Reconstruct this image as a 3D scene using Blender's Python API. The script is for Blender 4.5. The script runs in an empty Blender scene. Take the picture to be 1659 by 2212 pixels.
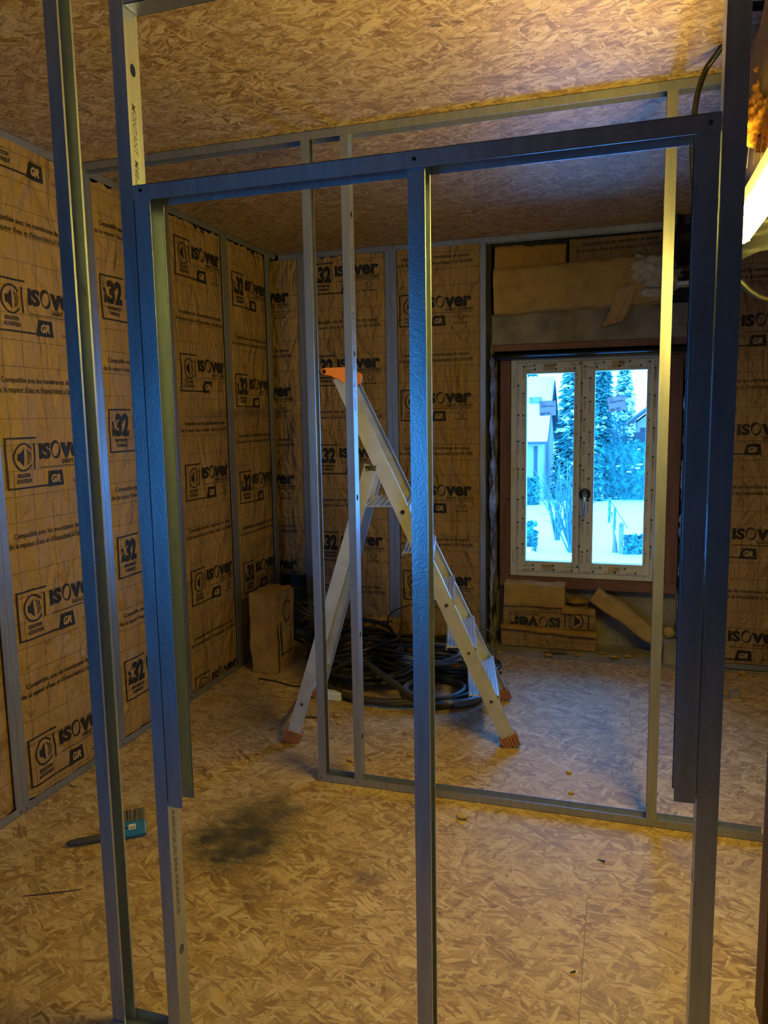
import bpy, math, random
from mathutils import Vector, Matrix, noise
random.seed(7)
PI = math.pi
col = bpy.context.scene.collection
scene = bpy.context.scene

# ------------------------------------------------------------------ camera, sky, exposure
W_PX, H_PX = 1659, 2212
F_PX = 1615.94
YAW, PITCH, ROLL = 0.304972, -0.127115, -0.016912
CAM = Vector((2.11782, 0.0, 1.46652))
def cam_axes():
    cy, sy, cp, sp = math.cos(YAW), math.sin(YAW), math.cos(PITCH), math.sin(PITCH)
    fwd = Vector((-sy*cp, cy*cp, sp)); right = Vector((cy, sy, 0)); up = right.cross(fwd)
    r = right*math.cos(ROLL) + up*math.sin(ROLL)
    u = up*math.cos(ROLL) - right*math.sin(ROLL)
    return r, u, fwd
cam_data = bpy.data.cameras.new('camera'); cam = bpy.data.objects.new('camera', cam_data); col.objects.link(cam)
r_, u_, f_ = cam_axes()
cam.matrix_world = Matrix(((r_.x, u_.x, -f_.x, CAM.x), (r_.y, u_.y, -f_.y, CAM.y), (r_.z, u_.z, -f_.z, CAM.z), (0, 0, 0, 1)))
cam_data.sensor_fit = 'HORIZONTAL'; cam_data.sensor_width = 36.0
cam_data.lens = F_PX/W_PX*36.0
cam_data.clip_start = 0.05; cam_data.clip_end = 300
scene.camera = cam
scene.view_settings.view_transform = 'Standard'; scene.view_settings.look = 'None'
scene.view_settings.exposure = 0.0; scene.view_settings.gamma = 1.0
try: scene.view_settings.use_curve_mapping = False
except Exception: pass

SKY = 18.0            # strength of the daylight sky (camera is balanced for lamp light, so the sky is blue)
TUBE = 134.0           # strength of the fluorescent tube
TUBE_COL = (1.0, 0.72, 0.11)
world = bpy.data.worlds.new('sky'); scene.world = world; world.use_nodes = True
wn = world.node_tree; wn.nodes.clear()
wo = wn.nodes.new('ShaderNodeOutputWorld'); wb = wn.nodes.new('ShaderNodeBackground')
wt = wn.nodes.new('ShaderNodeTexCoord'); ws = wn.nodes.new('ShaderNodeSeparateXYZ'); wr = wn.nodes.new('ShaderNodeValToRGB')
wm = wn.nodes.new('ShaderNodeMapRange'); wm.inputs[1].default_value = -1; wm.inputs[2].default_value = 1
wn.links.new(wt.outputs['Generated'], ws.inputs[0]); wn.links.new(ws.outputs['Z'], wm.inputs[0]); wn.links.new(wm.outputs[0], wr.inputs[0])
e = wr.color_ramp.elements
e[0].position = 0.0; e[0].color = (0.05, 0.32, 0.75, 1)
e[1].position = 1.0; e[1].color = (0.045, 0.32, 1.0, 1)
e2 = e.new(0.49); e2.color = (0.06, 0.36, 0.85, 1)
e3 = e.new(0.52); e3.color = (0.095, 0.40, 1.0, 1)
wn.links.new(wr.outputs[0], wb.inputs[0]); wb.inputs[1].default_value = SKY
wn.links.new(wb.outputs[0], wo.inputs[0])

def portal(name, loc, rot, sx, sy):
    l = bpy.data.lights.new(name, 'AREA'); l.shape = 'RECTANGLE'; l.size = sx; l.size_y = sy
    l.cycles.is_portal = True
    o = bpy.data.objects.new(name, l); col.objects.link(o); o.location = loc; o.rotation_euler = rot
# sky portals in the two window openings (they only guide sampling of the sky)
portal('window_portal', (1.90, 4.95, 1.12), (-PI/2, 0, 0), 1.0, 1.5)
portal('rear_window_portal', (.34, -1.95, 1.14), (PI/2, 0, 0), .50, .82)

# ------------------------------------------------------------------ helpers
D, M, N, H = 4.532, 2.665, 1.362, 2.5     # back frame, middle partition, near partition, ceiling

class MB:
    def __init__(s): s.v = []; s.f = []; s.m = []
    def add(s, vs, fs, mi=0):
        b = len(s.v); s.v += [tuple(p) for p in vs]; s.f += [tuple(i+b for i in f) for f in fs]; s.m += [mi]*len(fs)
        return s
    def box(s, x0, x1, y0, y1, z0, z1, mi=0, M_=None):
        vs = [Vector(p) for p in ((x0,y0,z0),(x1,y0,z0),(x1,y1,z0),(x0,y1,z0),(x0,y0,z1),(x1,y0,z1),(x1,y1,z1),(x0,y1,z1))]
        if M_ is not None: vs = [M_ @ p for p in vs]
        return s.add(vs, [(0,3,2,1),(4,5,6,7),(0,1,5,4),(1,2,6,5),(2,3,7,6),(3,0,4,7)], mi)
    def prism(s, poly, axis, a, b, mi=0):
        # poly: 2D points; extruded along axis from a to b
        n = len(poly); vs = []
        for t in (a, b):
            for (p, q) in poly:
                vs.append((t, p, q) if axis == 'x' else ((p, t, q) if axis == 'y' else (p, q, t)))
        fs = [tuple(range(n-1, -1, -1)), tuple(range(n, 2*n))] + [(i, (i+1) % n, n+(i+1) % n, n+i) for i in range(n)]
        return s.add(vs, fs, mi)
    def tube(s, pts, r, seg=8, mi=0, cap=True, closed=False):
        pts = [Vector(p) for p in pts]; n = len(pts); rs = r if isinstance(r, (list, tuple)) else [r]*n
        t0 = (pts[1]-pts[0]).normalized(); ref = Vector((0,0,1)) if abs(t0.z) < .9 else Vector((1,0,0))
        nrm = t0.cross(ref).normalized(); vs = []
        for i, p in enumerate(pts):
            t = (pts[min(i+1, n-1)]-pts[max(i-1, 0)])
            if t.length < 1e-9: t = t0
            t.normalize()
            nrm = (nrm - t*nrm.dot(t)); nrm = nrm.normalized() if nrm.length > 1e-6 else t.orthogonal().normalized()
            bn = t.cross(nrm)
            for k in range(seg):
                a = 2*PI*k/seg; vs.append(p+(nrm*math.cos(a)+bn*math.sin(a))*rs[i])
        fs = [(i*seg+k, i*seg+(k+1) % seg, (i+1)*seg+(k+1) % seg, (i+1)*seg+k) for i in range(n-1) for k in range(seg)]
        if cap: fs += [tuple(range(seg-1, -1, -1)), tuple(range((n-1)*seg, n*seg))]
        return s.add(vs, fs, mi)
    def cyl(s, p, q, r, seg=12, mi=0): return s.tube([p, q], r, seg, mi)
    def blob(s, c, r, sub=2, amp=.25, freq=3.0, seed=0, mi=0, scale=(1,1,1)):
        import bmesh
        bm = bmesh.new(); bmesh.ops.create_icosphere(bm, subdivisions=sub, radius=1)
        vs = []
        for v in bm.verts:
            d = 1+amp*(noise.noise(v.co*freq+Vector((seed*7.3, seed*1.7, 0)))+.5*noise.noise(v.co*freq*2.7+Vector((0, seed*2.1, seed)))+(.35*noise.noise(v.co*freq*6+Vector((seed, 0, 3))) if sub > 3 else 0))
            vs.append(Vector(c)+Vector((v.co.x*scale[0], v.co.y*scale[1], v.co.z*scale[2]))*r*d)
        fs = [tuple(v.index for v in f.verts) for f in bm.faces]; bm.free()
        return s.add(vs, fs, mi)
    def grid(s, fn, nu, nv, mi=0, close_v=False):
        vs = [fn(i/nu, j/nv) for j in range(nv+1) for i in range(nu+1)]
        fs = [(j*(nu+1)+i, j*(nu+1)+i+1, (j+1)*(nu+1)+i+1, (j+1)*(nu+1)+i) for j in range(nv) for i in range(nu)]
        return s.add(vs, fs, mi)
    def mesh(s, name, mats, smooth=False, org=(0,0,0)):
        me = bpy.data.meshes.new(name); o = Vector(org)
        me.from_pydata([tuple(Vector(p)-o) for p in s.v], [], s.f)
        mats = mats if isinstance(mats, (list, tuple)) else [mats]
        for m in mats: me.materials.append(m)
        for i, p in enumerate(me.polygons):
            p.material_index = s.m[i]; p.use_smooth = smooth
        me.update()
        return me

def link(name, me, parent=None, loc=None):
    o = bpy.data.objects.new(name, me); col.objects.link(o)
    if parent is not None: o.parent = parent
    if loc is not None: o.location = loc
    return o
def part(name, mb, mats, parent, smooth=False, bevel=0, kind=None, label=None):
    """mesh in world coordinates (or in the parent's frame when the parent is rotated)"""
    org = parent['org'] if (parent is not None and 'org' in parent.keys()) else (0,0,0)
    o = link(name, mb.mesh(name, mats, smooth, org), parent)
    if bevel: 
        b = o.modifiers.new('bevel', 'BEVEL'); b.width = bevel; b.segments = 2; b.limit_method = 'ANGLE'
    if kind: o['kind'] = kind
    if label: o['label'] = label
    o['org'] = tuple(org)
    return o
def tag(o, label, cat, group=None, kind=None):
    o['label'] = label
    if cat: o['category'] = cat
    if group: o['group'] = group
    if kind: o['kind'] = kind
    return o
def empty(name, loc, label=None, cat=None, group=None, rz=0, kind=None):
    o = bpy.data.objects.new(name, None); col.objects.link(o); o.location = loc; o.rotation_euler[2] = rz
    o.empty_display_size = .05
    o['org'] = tuple(loc) if rz == 0 else (0., 0., 0.)
    if label: o['label'] = label
    if cat: o['category'] = cat
    if group: o['group'] = group
    if kind: o['kind'] = kind
    return o
def thing(name, mb, mats, org, label, cat, group=None, smooth=False, bevel=0, kind=None):
    o = link(name, mb.mesh(name, mats, smooth, org), None, org)
    if bevel:
        b = o.modifiers.new('bevel', 'BEVEL'); b.width = bevel; b.segments = 2; b.limit_method = 'ANGLE'
    o['org'] = tuple(org)
    return tag(o, label, cat, group, kind)
def struct(name, mb, mats, parent=None, smooth=False):
    o = part(name, mb, mats, parent, smooth)
    if parent is None: o['kind'] = 'structure'
    return o

# flat lettering as 2D triangles
_tc = {}
def text2d(body, bold=0.0, shear=0.0):
    k = (body, bold, shear)
    if k in _tc: return _tc[k]
    cu = bpy.data.curves.new('t', 'FONT'); cu.body = body; cu.size = 1; cu.offset = bold; cu.shear = shear
    cu.resolution_u = 3; cu.dimensions = '2D'; cu.fill_mode = 'FRONT'
    o = bpy.data.objects.new('t', cu); col.objects.link(o)
    dg = bpy.context.evaluated_depsgraph_get()
    me = bpy.data.meshes.new_from_object(o.evaluated_get(dg))
    vs = [(v.co.x, v.co.y) for v in me.vertices]; fs = [tuple(p.vertices) for p in me.polygons]
    bpy.data.objects.remove(o); bpy.data.curves.remove(cu); bpy.data.meshes.remove(me)
    _tc[k] = (vs, fs); return vs, fs
class Flat:
    """collects flat print in 2D"""
    def __init__(s): s.v = []; s.f = []
    def poly(s, pts): b = len(s.v); s.v += list(pts); s.f.append(tuple(range(b, b+len(pts)))); return s
    def rect(s, x0, y0, x1, y1, step=.018):
        nx = max(1, math.ceil(abs(x1-x0)/step)); ny = max(1, math.ceil(abs(y1-y0)/step))
        for i in range(nx):
            for j in range(ny):
                a, b_, c_, d = x0+(x1-x0)*i/nx, x0+(x1-x0)*(i+1)/nx, y0+(y1-y0)*j/ny, y0+(y1-y0)*(j+1)/ny
                s.poly([(a, c_), (b_, c_), (b_, d), (a, d)])
        return s
    def quad(s, p, n=6, m=5):
        """four corners, cut into small cells"""
        def at(u, v): return tuple((p[0][k]*(1-u)+p[1][k]*u)*(1-v)+(p[3][k]*(1-u)+p[2][k]*u)*v for k in (0, 1))
        for i in range(n):
            for j in range(m): s.poly([at(i/n, j/m), at((i+1)/n, j/m), at((i+1)/n, (j+1)/m), at(i/n, (j+1)/m)])
        return s
    def text(s, body, x, y, w=None, h=None, bold=0.0, shear=0.0, align='l'):
        vs, fs = text2d(body, bold, shear)
        x0 = min(p[0] for p in vs); x1 = max(p[0] for p in vs); y1 = max(p[1] for p in vs); 
        sy = h/ (y1 if y1 > 0 else 1); sx = (w/(x1-x0)) if w else sy
        tw = (x1-x0)*sx; ox = x - (tw if align == 'r' else tw/2 if align == 'c' else 0)
        b = len(s.v); s.v += [(ox+(p[0]-x0)*sx, y+p[1]*sy) for p in vs]; s.f += [tuple(i+b for i in f) for f in fs]; return s
    def arc(s, cx, cy, rx, ry, a0, a1, th, n=28, th2=None):
        for i in range(n):
            t0 = a0+(a1-a0)*i/n; t1 = a0+(a1-a0)*(i+1)/n
            def w(t):
                return th if th2 is None else th2(t)
            q = []
            for t, sg in ((t0, 1), (t1, 1), (t1, -1), (t0, -1)):
                k = w(t)/2*sg; q.append((cx+(rx+k)*math.cos(t), cy+(ry+k)*math.sin(t)))
            s.poly(q)
        return s
    def to(s, fn, mb, mi=0, u0=-9, u1=9, v0=-9, v1=9):
        vs = []; fs = []
        for f in s.f:
            c = [s.v[i] for i in f]
            if all(p[0] <= u0 for p in c) or all(p[0] >= u1 for p in c) or all(p[1] <= v0 for p in c) or all(p[1] >= v1 for p in c): continue
            b = len(vs); vs += [fn(min(max(p[0], u0), u1), min(max(p[1], v0), v1)) for p in c]; fs.append(tuple(range(b, b+len(c))))
        return mb.add(vs, fs, mi)

# ------------------------------------------------------------------ materials
def newmat(name):
    m = bpy.data.materials.new(name); m.use_nodes = True; nt = m.node_tree
    return m, nt, nt.nodes['Principled BSDF']
def nd(nt, t, **kw):
    n = nt.nodes.new(t)
    for k, v in kw.items():
        if k.startswith('i_'): n.inputs[k[2:].replace('_', ' ')].default_value = v
        elif k.startswith('n_'): n.inputs[int(k[2:])].default_value = v
        else: setattr(n, k, v)
    return n
def math_(nt, op, a, b=None, clamp=False):
    n = nt.nodes.new('ShaderNodeMath'); n.operation = op; n.use_clamp = clamp
    for i, x in enumerate((a, b)):
        if x is None: continue
        if isinstance(x, (int, float)): n.inputs[i].default_value = x
        else: nt.links.new(x, n.inputs[i])
    return n.outputs[0]
def mixc(nt, fac, a, b, mode='MIX'):
    n = nt.nodes.new('ShaderNodeMix'); n.data_type = 'RGBA'; n.blend_type = mode
    for i, x in ((0, fac), (6, a), (7, b)):
        if isinstance(x, (int, float)): n.inputs[i].default_value = x
        elif isinstance(x, tuple): n.inputs[i].default_value = (*x[:3], 1)
        else: nt.links.new(x, n.inputs[i])
    return n.outputs[2]
def mixf(nt, fac, a, b):
    n = nt.nodes.new('ShaderNodeMix'); n.data_type = 'FLOAT'
    for i, x in ((0, fac), (2, a), (3, b)):
        if isinstance(x, (int, float)): n.inputs[i].default_value = x
        else: nt.links.new(x, n.inputs[i])
    return n.outputs[0]
def ramp(nt, fac, stops):
    n = nt.nodes.new('ShaderNodeValToRGB'); nt.links.new(fac, n.inputs[0]); el = n.color_ramp.elements
    while len(el) > 1: el.remove(el[-1])
    for i, (p, c) in enumerate(stops):
        x = el[0] if i == 0 else el.new(p)
        x.position = p; x.color = (*c, 1)
    return n.outputs[0]
def coords(nt, scale=(1,1,1), rot=(0,0,0), jitter=0.0):
    tc = nt.nodes.new('ShaderNodeTexCoord'); out = tc.outputs['Object']
    if jitter:
        oi = nt.nodes.new('ShaderNodeObjectInfo'); va = nt.nodes.new('ShaderNodeVectorMath'); va.operation = 'ADD'
        ms = math_(nt, 'MULTIPLY', oi.outputs['Random'], jitter); cb = nt.nodes.new('ShaderNodeCombineXYZ')
        for i in range(3): nt.links.new(ms, cb.inputs[i])
        nt.links.new(out, va.inputs[0]); nt.links.new(cb.outputs[0], va.inputs[1]); out = va.outputs[0]
    mp = nt.nodes.new('ShaderNodeMapping'); mp.inputs['Scale'].default_value = scale; mp.inputs['Rotation'].default_value = rot
    nt.links.new(out, mp.inputs[0]); return mp.outputs[0]
def noise_(nt, vec, scale, detail=4, rough=.55, dist=0):
    n = nd(nt, 'ShaderNodeTexNoise'); n.inputs['Scale'].default_value = scale; n.inputs['Detail'].default_value = detail
    n.inputs['Roughness'].default_value = rough; n.inputs['Distortion'].default_value = dist
    nt.links.new(vec, n.inputs['Vector']); return n.outputs['Fac'], n.outputs['Color']
def bump(nt, bs, hgt, strength, dist=.01):
    b = nd(nt, 'ShaderNodeBump'); b.inputs['Strength'].default_value = strength; b.inputs['Distance'].default_value = dist
    nt.links.new(hgt, b.inputs['Height']); nt.links.new(b.outputs[0], bs.inputs['Normal'])

def simple(name, c, rough=.6, metal=0, var=.0, vs=20, bmp=0, bs_=60, c2=None):
    m, nt, b = newmat(name); b.inputs['Roughness'].default_value = rough; b.inputs['Metallic'].default_value = metal
    if var or bmp or c2:
        v = coords(nt, jitter=5); f, _ = noise_(nt, v, vs, 5)
        hi = c2 if c2 else tuple(min(1, x*(1+var)) for x in c); lo = c if c2 else tuple(x*(1-var) for x in c)
        nt.links.new(ramp(nt, f, [(.3, lo), (.7, hi)]), b.inputs['Base Color'])
        if bmp:
            g, _ = noise_(nt, v, bs_, 4); bump(nt, b, g, bmp, .004)
    else: b.inputs['Base Color'].default_value = (*c, 1)
    return m

def osb(name, dusty=0.0, stain=False, con=.72, edg=.62, k=1.0):
    m, nt, b = newmat(name)
    base = coords(nt, jitter=6.0)
    _, nc = noise_(nt, base, 9, 2)
    sub = nd(nt, 'ShaderNodeVectorMath', operation='SUBTRACT'); nt.links.new(nc, sub.inputs[0]); sub.inputs[1].default_value = (.5,.5,.5)
    scl = nd(nt, 'ShaderNodeVectorMath', operation='SCALE'); nt.links.new(sub.outputs[0], scl.inputs[0]); scl.inputs['Scale'].default_value = .035
    add = nd(nt, 'ShaderNodeVectorMath', operation='ADD'); nt.links.new(base, add.inputs[0]); nt.links.new(scl.outputs[0], add.inputs[1])
    warped = add.outputs[0]
    tone = None; hgt = None; edge = None
    specs = [(0.3, 8, 30, 0), (-0.5, 6, 24, .40), (1.25, 9, 40, .50), (0.05, 5, 20, .50), (-1.0, 7, 34, .55), (1.9, 8, 44, .6), (0.75, 5, 22, .66), (-0.2, 10, 64, .62), (0.5, 13, 90, .62)]
    for i, (ang, sx, sy, th) in enumerate(specs):
        mp = nd(nt, 'ShaderNodeMapping', vector_type='POINT'); mp.inputs['Rotation'].default_value = (0, 0, ang)
        mp.inputs['Location'].default_value = (i*3.7, i*1.9, 0)
        nt.links.new(warped, mp.inputs[0])
        m2 = nd(nt, 'ShaderNodeMapping'); m2.inputs['Scale'].default_value = (sx*k, sy*k, 0); nt.links.new(mp.outputs[0], m2.inputs[0])
        vo = nd(nt, 'ShaderNodeTexVoronoi', voronoi_dimensions='2D', feature='F1', distance='EUCLIDEAN'); vo.inputs['Scale'].default_value = 1; vo.inputs['Randomness'].default_value = 1.0
        nt.links.new(m2.outputs[0], vo.inputs['Vector'])
        sp = nd(nt, 'ShaderNodeSeparateColor'); nt.links.new(vo.outputs['Color'], sp.inputs[0])
        # streaks along the strand, also used to fray its ends
        m3 = nd(nt, 'ShaderNodeMapping'); m3.inputs['Scale'].default_value = (sx*.45*k, sy*3.2*k, 0); nt.links.new(mp.outputs[0], m3.inputs[0])
        gs, _ = noise_(nt, m3.outputs[0], 1.0, 4, .62)
        ds = math_(nt, 'ADD', vo.outputs['Distance'], math_(nt, 'MULTIPLY', math_(nt, 'SUBTRACT', gs, .5), .55))
        lim = math_(nt, 'ADD', math_(nt, 'MULTIPLY', sp.outputs[2], .22), .28)
        inside = math_(nt, 'LESS_THAN', ds, lim if i else 9)
        mask = math_(nt, 'MULTIPLY', math_(nt, 'GREATER_THAN', sp.outputs[1], th), inside)
        rim = math_(nt, 'MULTIPLY', mask, math_(nt, 'GREATER_THAN', ds, math_(nt, 'SUBTRACT', lim, .05)))
        t = math_(nt, 'ADD', math_(nt, 'MULTIPLY', math_(nt, 'SUBTRACT', sp.outputs[0], .5), con), gs)
        h = math_(nt, 'ADD', math_(nt, 'MULTIPLY', sp.outputs[2], .6), math_(nt, 'MULTIPLY', gs, .5))
        if tone is None: tone, hgt, edge = t, h, math_(nt, 'MULTIPLY', math_(nt, 'GREATER_THAN', ds, .62), 1.0)
        else:
            tone = mixf(nt, mask, tone, t); hgt = mixf(nt, mask, hgt, math_(nt, 'ADD', h, .15)); edge = mixf(nt, mask, edge, rim)
    c = ramp(nt, tone, [(.05, (.13, .062, .02)), (.22, (.27, .155, .06)), (.42, (.44, .29, .125)), (.62, (.56, .40, .20)), (.82, (.66, .52, .30)), (1.0, (.42, .24, .12))])
    c = mixc(nt, math_(nt, 'MULTIPLY', edge, edg), c, (.15, .075, .03))
    # short dark flecks and thin cracks
    for sc_, an_, th_, am_ in (((20, 110, 1), .4, .69, .6), ((16, 150, 1), -.7, .70, .7), ((9, 9, 1), 0, .74, .5)):
        v2 = coords(nt, sc_, (0, 0, an_), 6.0); fl, _ = noise_(nt, v2, 1.0, 2)
        c = mixc(nt, math_(nt, 'MULTIPLY', math_(nt, 'GREATER_THAN', fl, th_), am_), c, (.13, .06, .03))
    lo, _ = noise_(nt, base, 1.3, 3)
    if dusty:
        c = mixc(nt, math_(nt, 'MULTIPLY', ramp(nt, lo, [(.35, (0,0,0)), (.7, (1,1,1))]), dusty), c, (.44, .35, .24))
    if stain:
        tc = nd(nt, 'ShaderNodeTexCoord'); n1, _ = noise_(nt, tc.outputs['Object'], 14, 5); n2, _ = noise_(nt, coords(nt, (9, 26, 1), (0, 0, -.6)), 1.0, 4)
        for (sx_, sy_, rad, amt) in ((.87, 2.18, .24, 1.0), (.88, 2.38, .18, .75), (.45, 3.25, .30, .3), (1.05, 1.95, .10, .35), (1.38, 2.10, .07, .45)):
            dv = nd(nt, 'ShaderNodeVectorMath', operation='DISTANCE'); nt.links.new(tc.outputs['Object'], dv.inputs[0]); dv.inputs[1].default_value = (sx_, sy_, 0)
            kk = math_(nt, 'SUBTRACT', 1.0, math_(nt, 'DIVIDE', dv.outputs['Value'], rad), True)
            kk = math_(nt, 'MULTIPLY', math_(nt, 'MULTIPLY', kk, math_(nt, 'MULTIPLY', n2, 3.4), True), amt)
            kk = math_(nt, 'MULTIPLY', kk, math_(nt, 'ADD', n1, .38), True)
            c = mixc(nt, kk, c, (.055, .052, .052))
    nt.links.new(c, b.inputs['Base Color'])
    b.inputs['Roughness'].default_value = .5 if not dusty else .62
    bump(nt, b, math_(nt, 'SUBTRACT', hgt, math_(nt, 'MULTIPLY', edge, .5)), .55 if not dusty else .3, .003)
    return m

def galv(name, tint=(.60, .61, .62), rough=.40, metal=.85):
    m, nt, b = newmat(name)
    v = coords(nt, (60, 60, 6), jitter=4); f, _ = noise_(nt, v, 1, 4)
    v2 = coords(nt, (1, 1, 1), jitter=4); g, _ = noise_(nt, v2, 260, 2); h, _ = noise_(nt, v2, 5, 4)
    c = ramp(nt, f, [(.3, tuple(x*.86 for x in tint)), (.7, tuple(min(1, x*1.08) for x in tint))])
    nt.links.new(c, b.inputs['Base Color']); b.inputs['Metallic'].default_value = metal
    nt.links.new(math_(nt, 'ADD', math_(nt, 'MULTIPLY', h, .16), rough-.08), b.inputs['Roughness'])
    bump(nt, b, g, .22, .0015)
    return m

def kraft(name, grid=True, c=(.37, .235, .105), crease=1.4):
    m, nt, b = newmat(name)
    v = coords(nt, jitter=3); lo, _ = noise_(nt, v, 3.0, 4); fi, _ = noise_(nt, v, 70, 4)
    cc = ramp(nt, lo, [(.25, tuple(x*.88 for x in c)), (.75, tuple(x*1.1 for x in c))])
    cc = mixc(nt, math_(nt, 'MULTIPLY', fi, .18), cc, tuple(x*.8 for x in c))
    if grid:
        tc = nd(nt, 'ShaderNodeTexCoord'); se = nd(nt, 'ShaderNodeSeparateXYZ'); nt.links.new(tc.outputs['Object'], se.inputs[0])
        w, _ = noise_(nt, tc.outputs['Object'], 16, 2); w2, _ = noise_(nt, tc.outputs['Object'], 5, 2)
        lines = None
        for ax, amp in ((0, .010), (2, .004)):
            p = math_(nt, 'ADD', se.outputs[ax], math_(nt, 'MULTIPLY', math_(nt, 'SUBTRACT', w, .5), amp))
            fr = math_(nt, 'FRACT', math_(nt, 'DIVIDE', p, .0955))
            dl = math_(nt, 'ABSOLUTE', math_(nt, 'SUBTRACT', fr, .5))
            ln = math_(nt, 'LESS_THAN', dl, .0125 if ax == 2 else .011)
            lines = ln if lines is None else math_(nt, 'MAXIMUM', lines, ln)
        lines = math_(nt, 'MULTIPLY', lines, math_(nt, 'ADD', math_(nt, 'MULTIPLY', w2, .7), .5), True)
        cc = mixc(nt, lines, cc, (.06, .035, .02))
    nt.links.new(cc, b.inputs['Base Color']); b.inputs['Roughness'].default_value = .55
    # paper creases: ridged noise
    v3 = coords(nt, (1, 1, .55), jitter=3); r1, _ = noise_(nt, v3, 7, 3, .5, .6); r2, _ = noise_(nt, v3, 19, 3, .5, .4)
    k = math_(nt, 'ABSOLUTE', math_(nt, 'SUBTRACT', r1, .5)); k2 = math_(nt, 'ABSOLUTE', math_(nt, 'SUBTRACT', r2, .5))
    bump(nt, b, math_(nt, 'ADD', k, math_(nt, 'MULTIPLY', k2, .35)), crease, .05)
    return m

def wool(name, c=(.62, .43, .15)):
    m, nt, b = newmat(name)
    v = coords(nt, jitter=3); a, _ = noise_(nt, v, 9, 6, .65); f, _ = noise_(nt, coords(nt, (40, 40, 130), jitter=3), 1, 5, .7)
    cc = ramp(nt, a, [(.25, tuple(x*.62 for x in c)), (.5, c), (.78, tuple(min(1, x*1.25) for x in c))])
    cc = mixc(nt, math_(nt, 'MULTIPLY', f, .35), cc, tuple(x*.55 for x in c))
    nt.links.new(cc, b.inputs['Base Color']); b.inputs['Roughness'].default_value = .95
    bump(nt, b, math_(nt, 'ADD', a, math_(nt, 'MULTIPLY', f, .6)), .8, .02)
    return m

def stone(name, c1, c2, s=8, rough=.9, bs=.8):
    m, nt, b = newmat(name); v = coords(nt); a, _ = noise_(nt, v, s, 6, .65); g, _ = noise_(nt, v, s*6, 4)
    nt.links.new(ramp(nt, a, [(.35, c1), (.62, c2)]), b.inputs['Base Color']); b.inputs['Roughness'].default_value = rough
    bump(nt, b, math_(nt, 'ADD', a, math_(nt, 'MULTIPLY', g, .3)), bs, .02); return m

def wood(name, c, axis=0, rough=.6):
    m, nt, b = newmat(name); sc = [38, 38, 38]; sc[axis] = 2.2
    v = coords(nt, tuple(sc), jitter=3); f, _ = noise_(nt, v, 1, 5, .6, .4); k, _ = noise_(nt, coords(nt, jitter=3), 9, 2)
    cc = ramp(nt, f, [(.3, tuple(x*.62 for x in c)), (.65, tuple(min(1, x*1.12) for x in c))])
    cc = mixc(nt, math_(nt, 'GREATER_THAN', k, .73), cc, tuple(x*.3 for x in c))
    nt.links.new(cc, b.inputs['Base Color']); b.inputs['Roughness'].default_value = rough; bump(nt, b, f, .25, .004); return m

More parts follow.
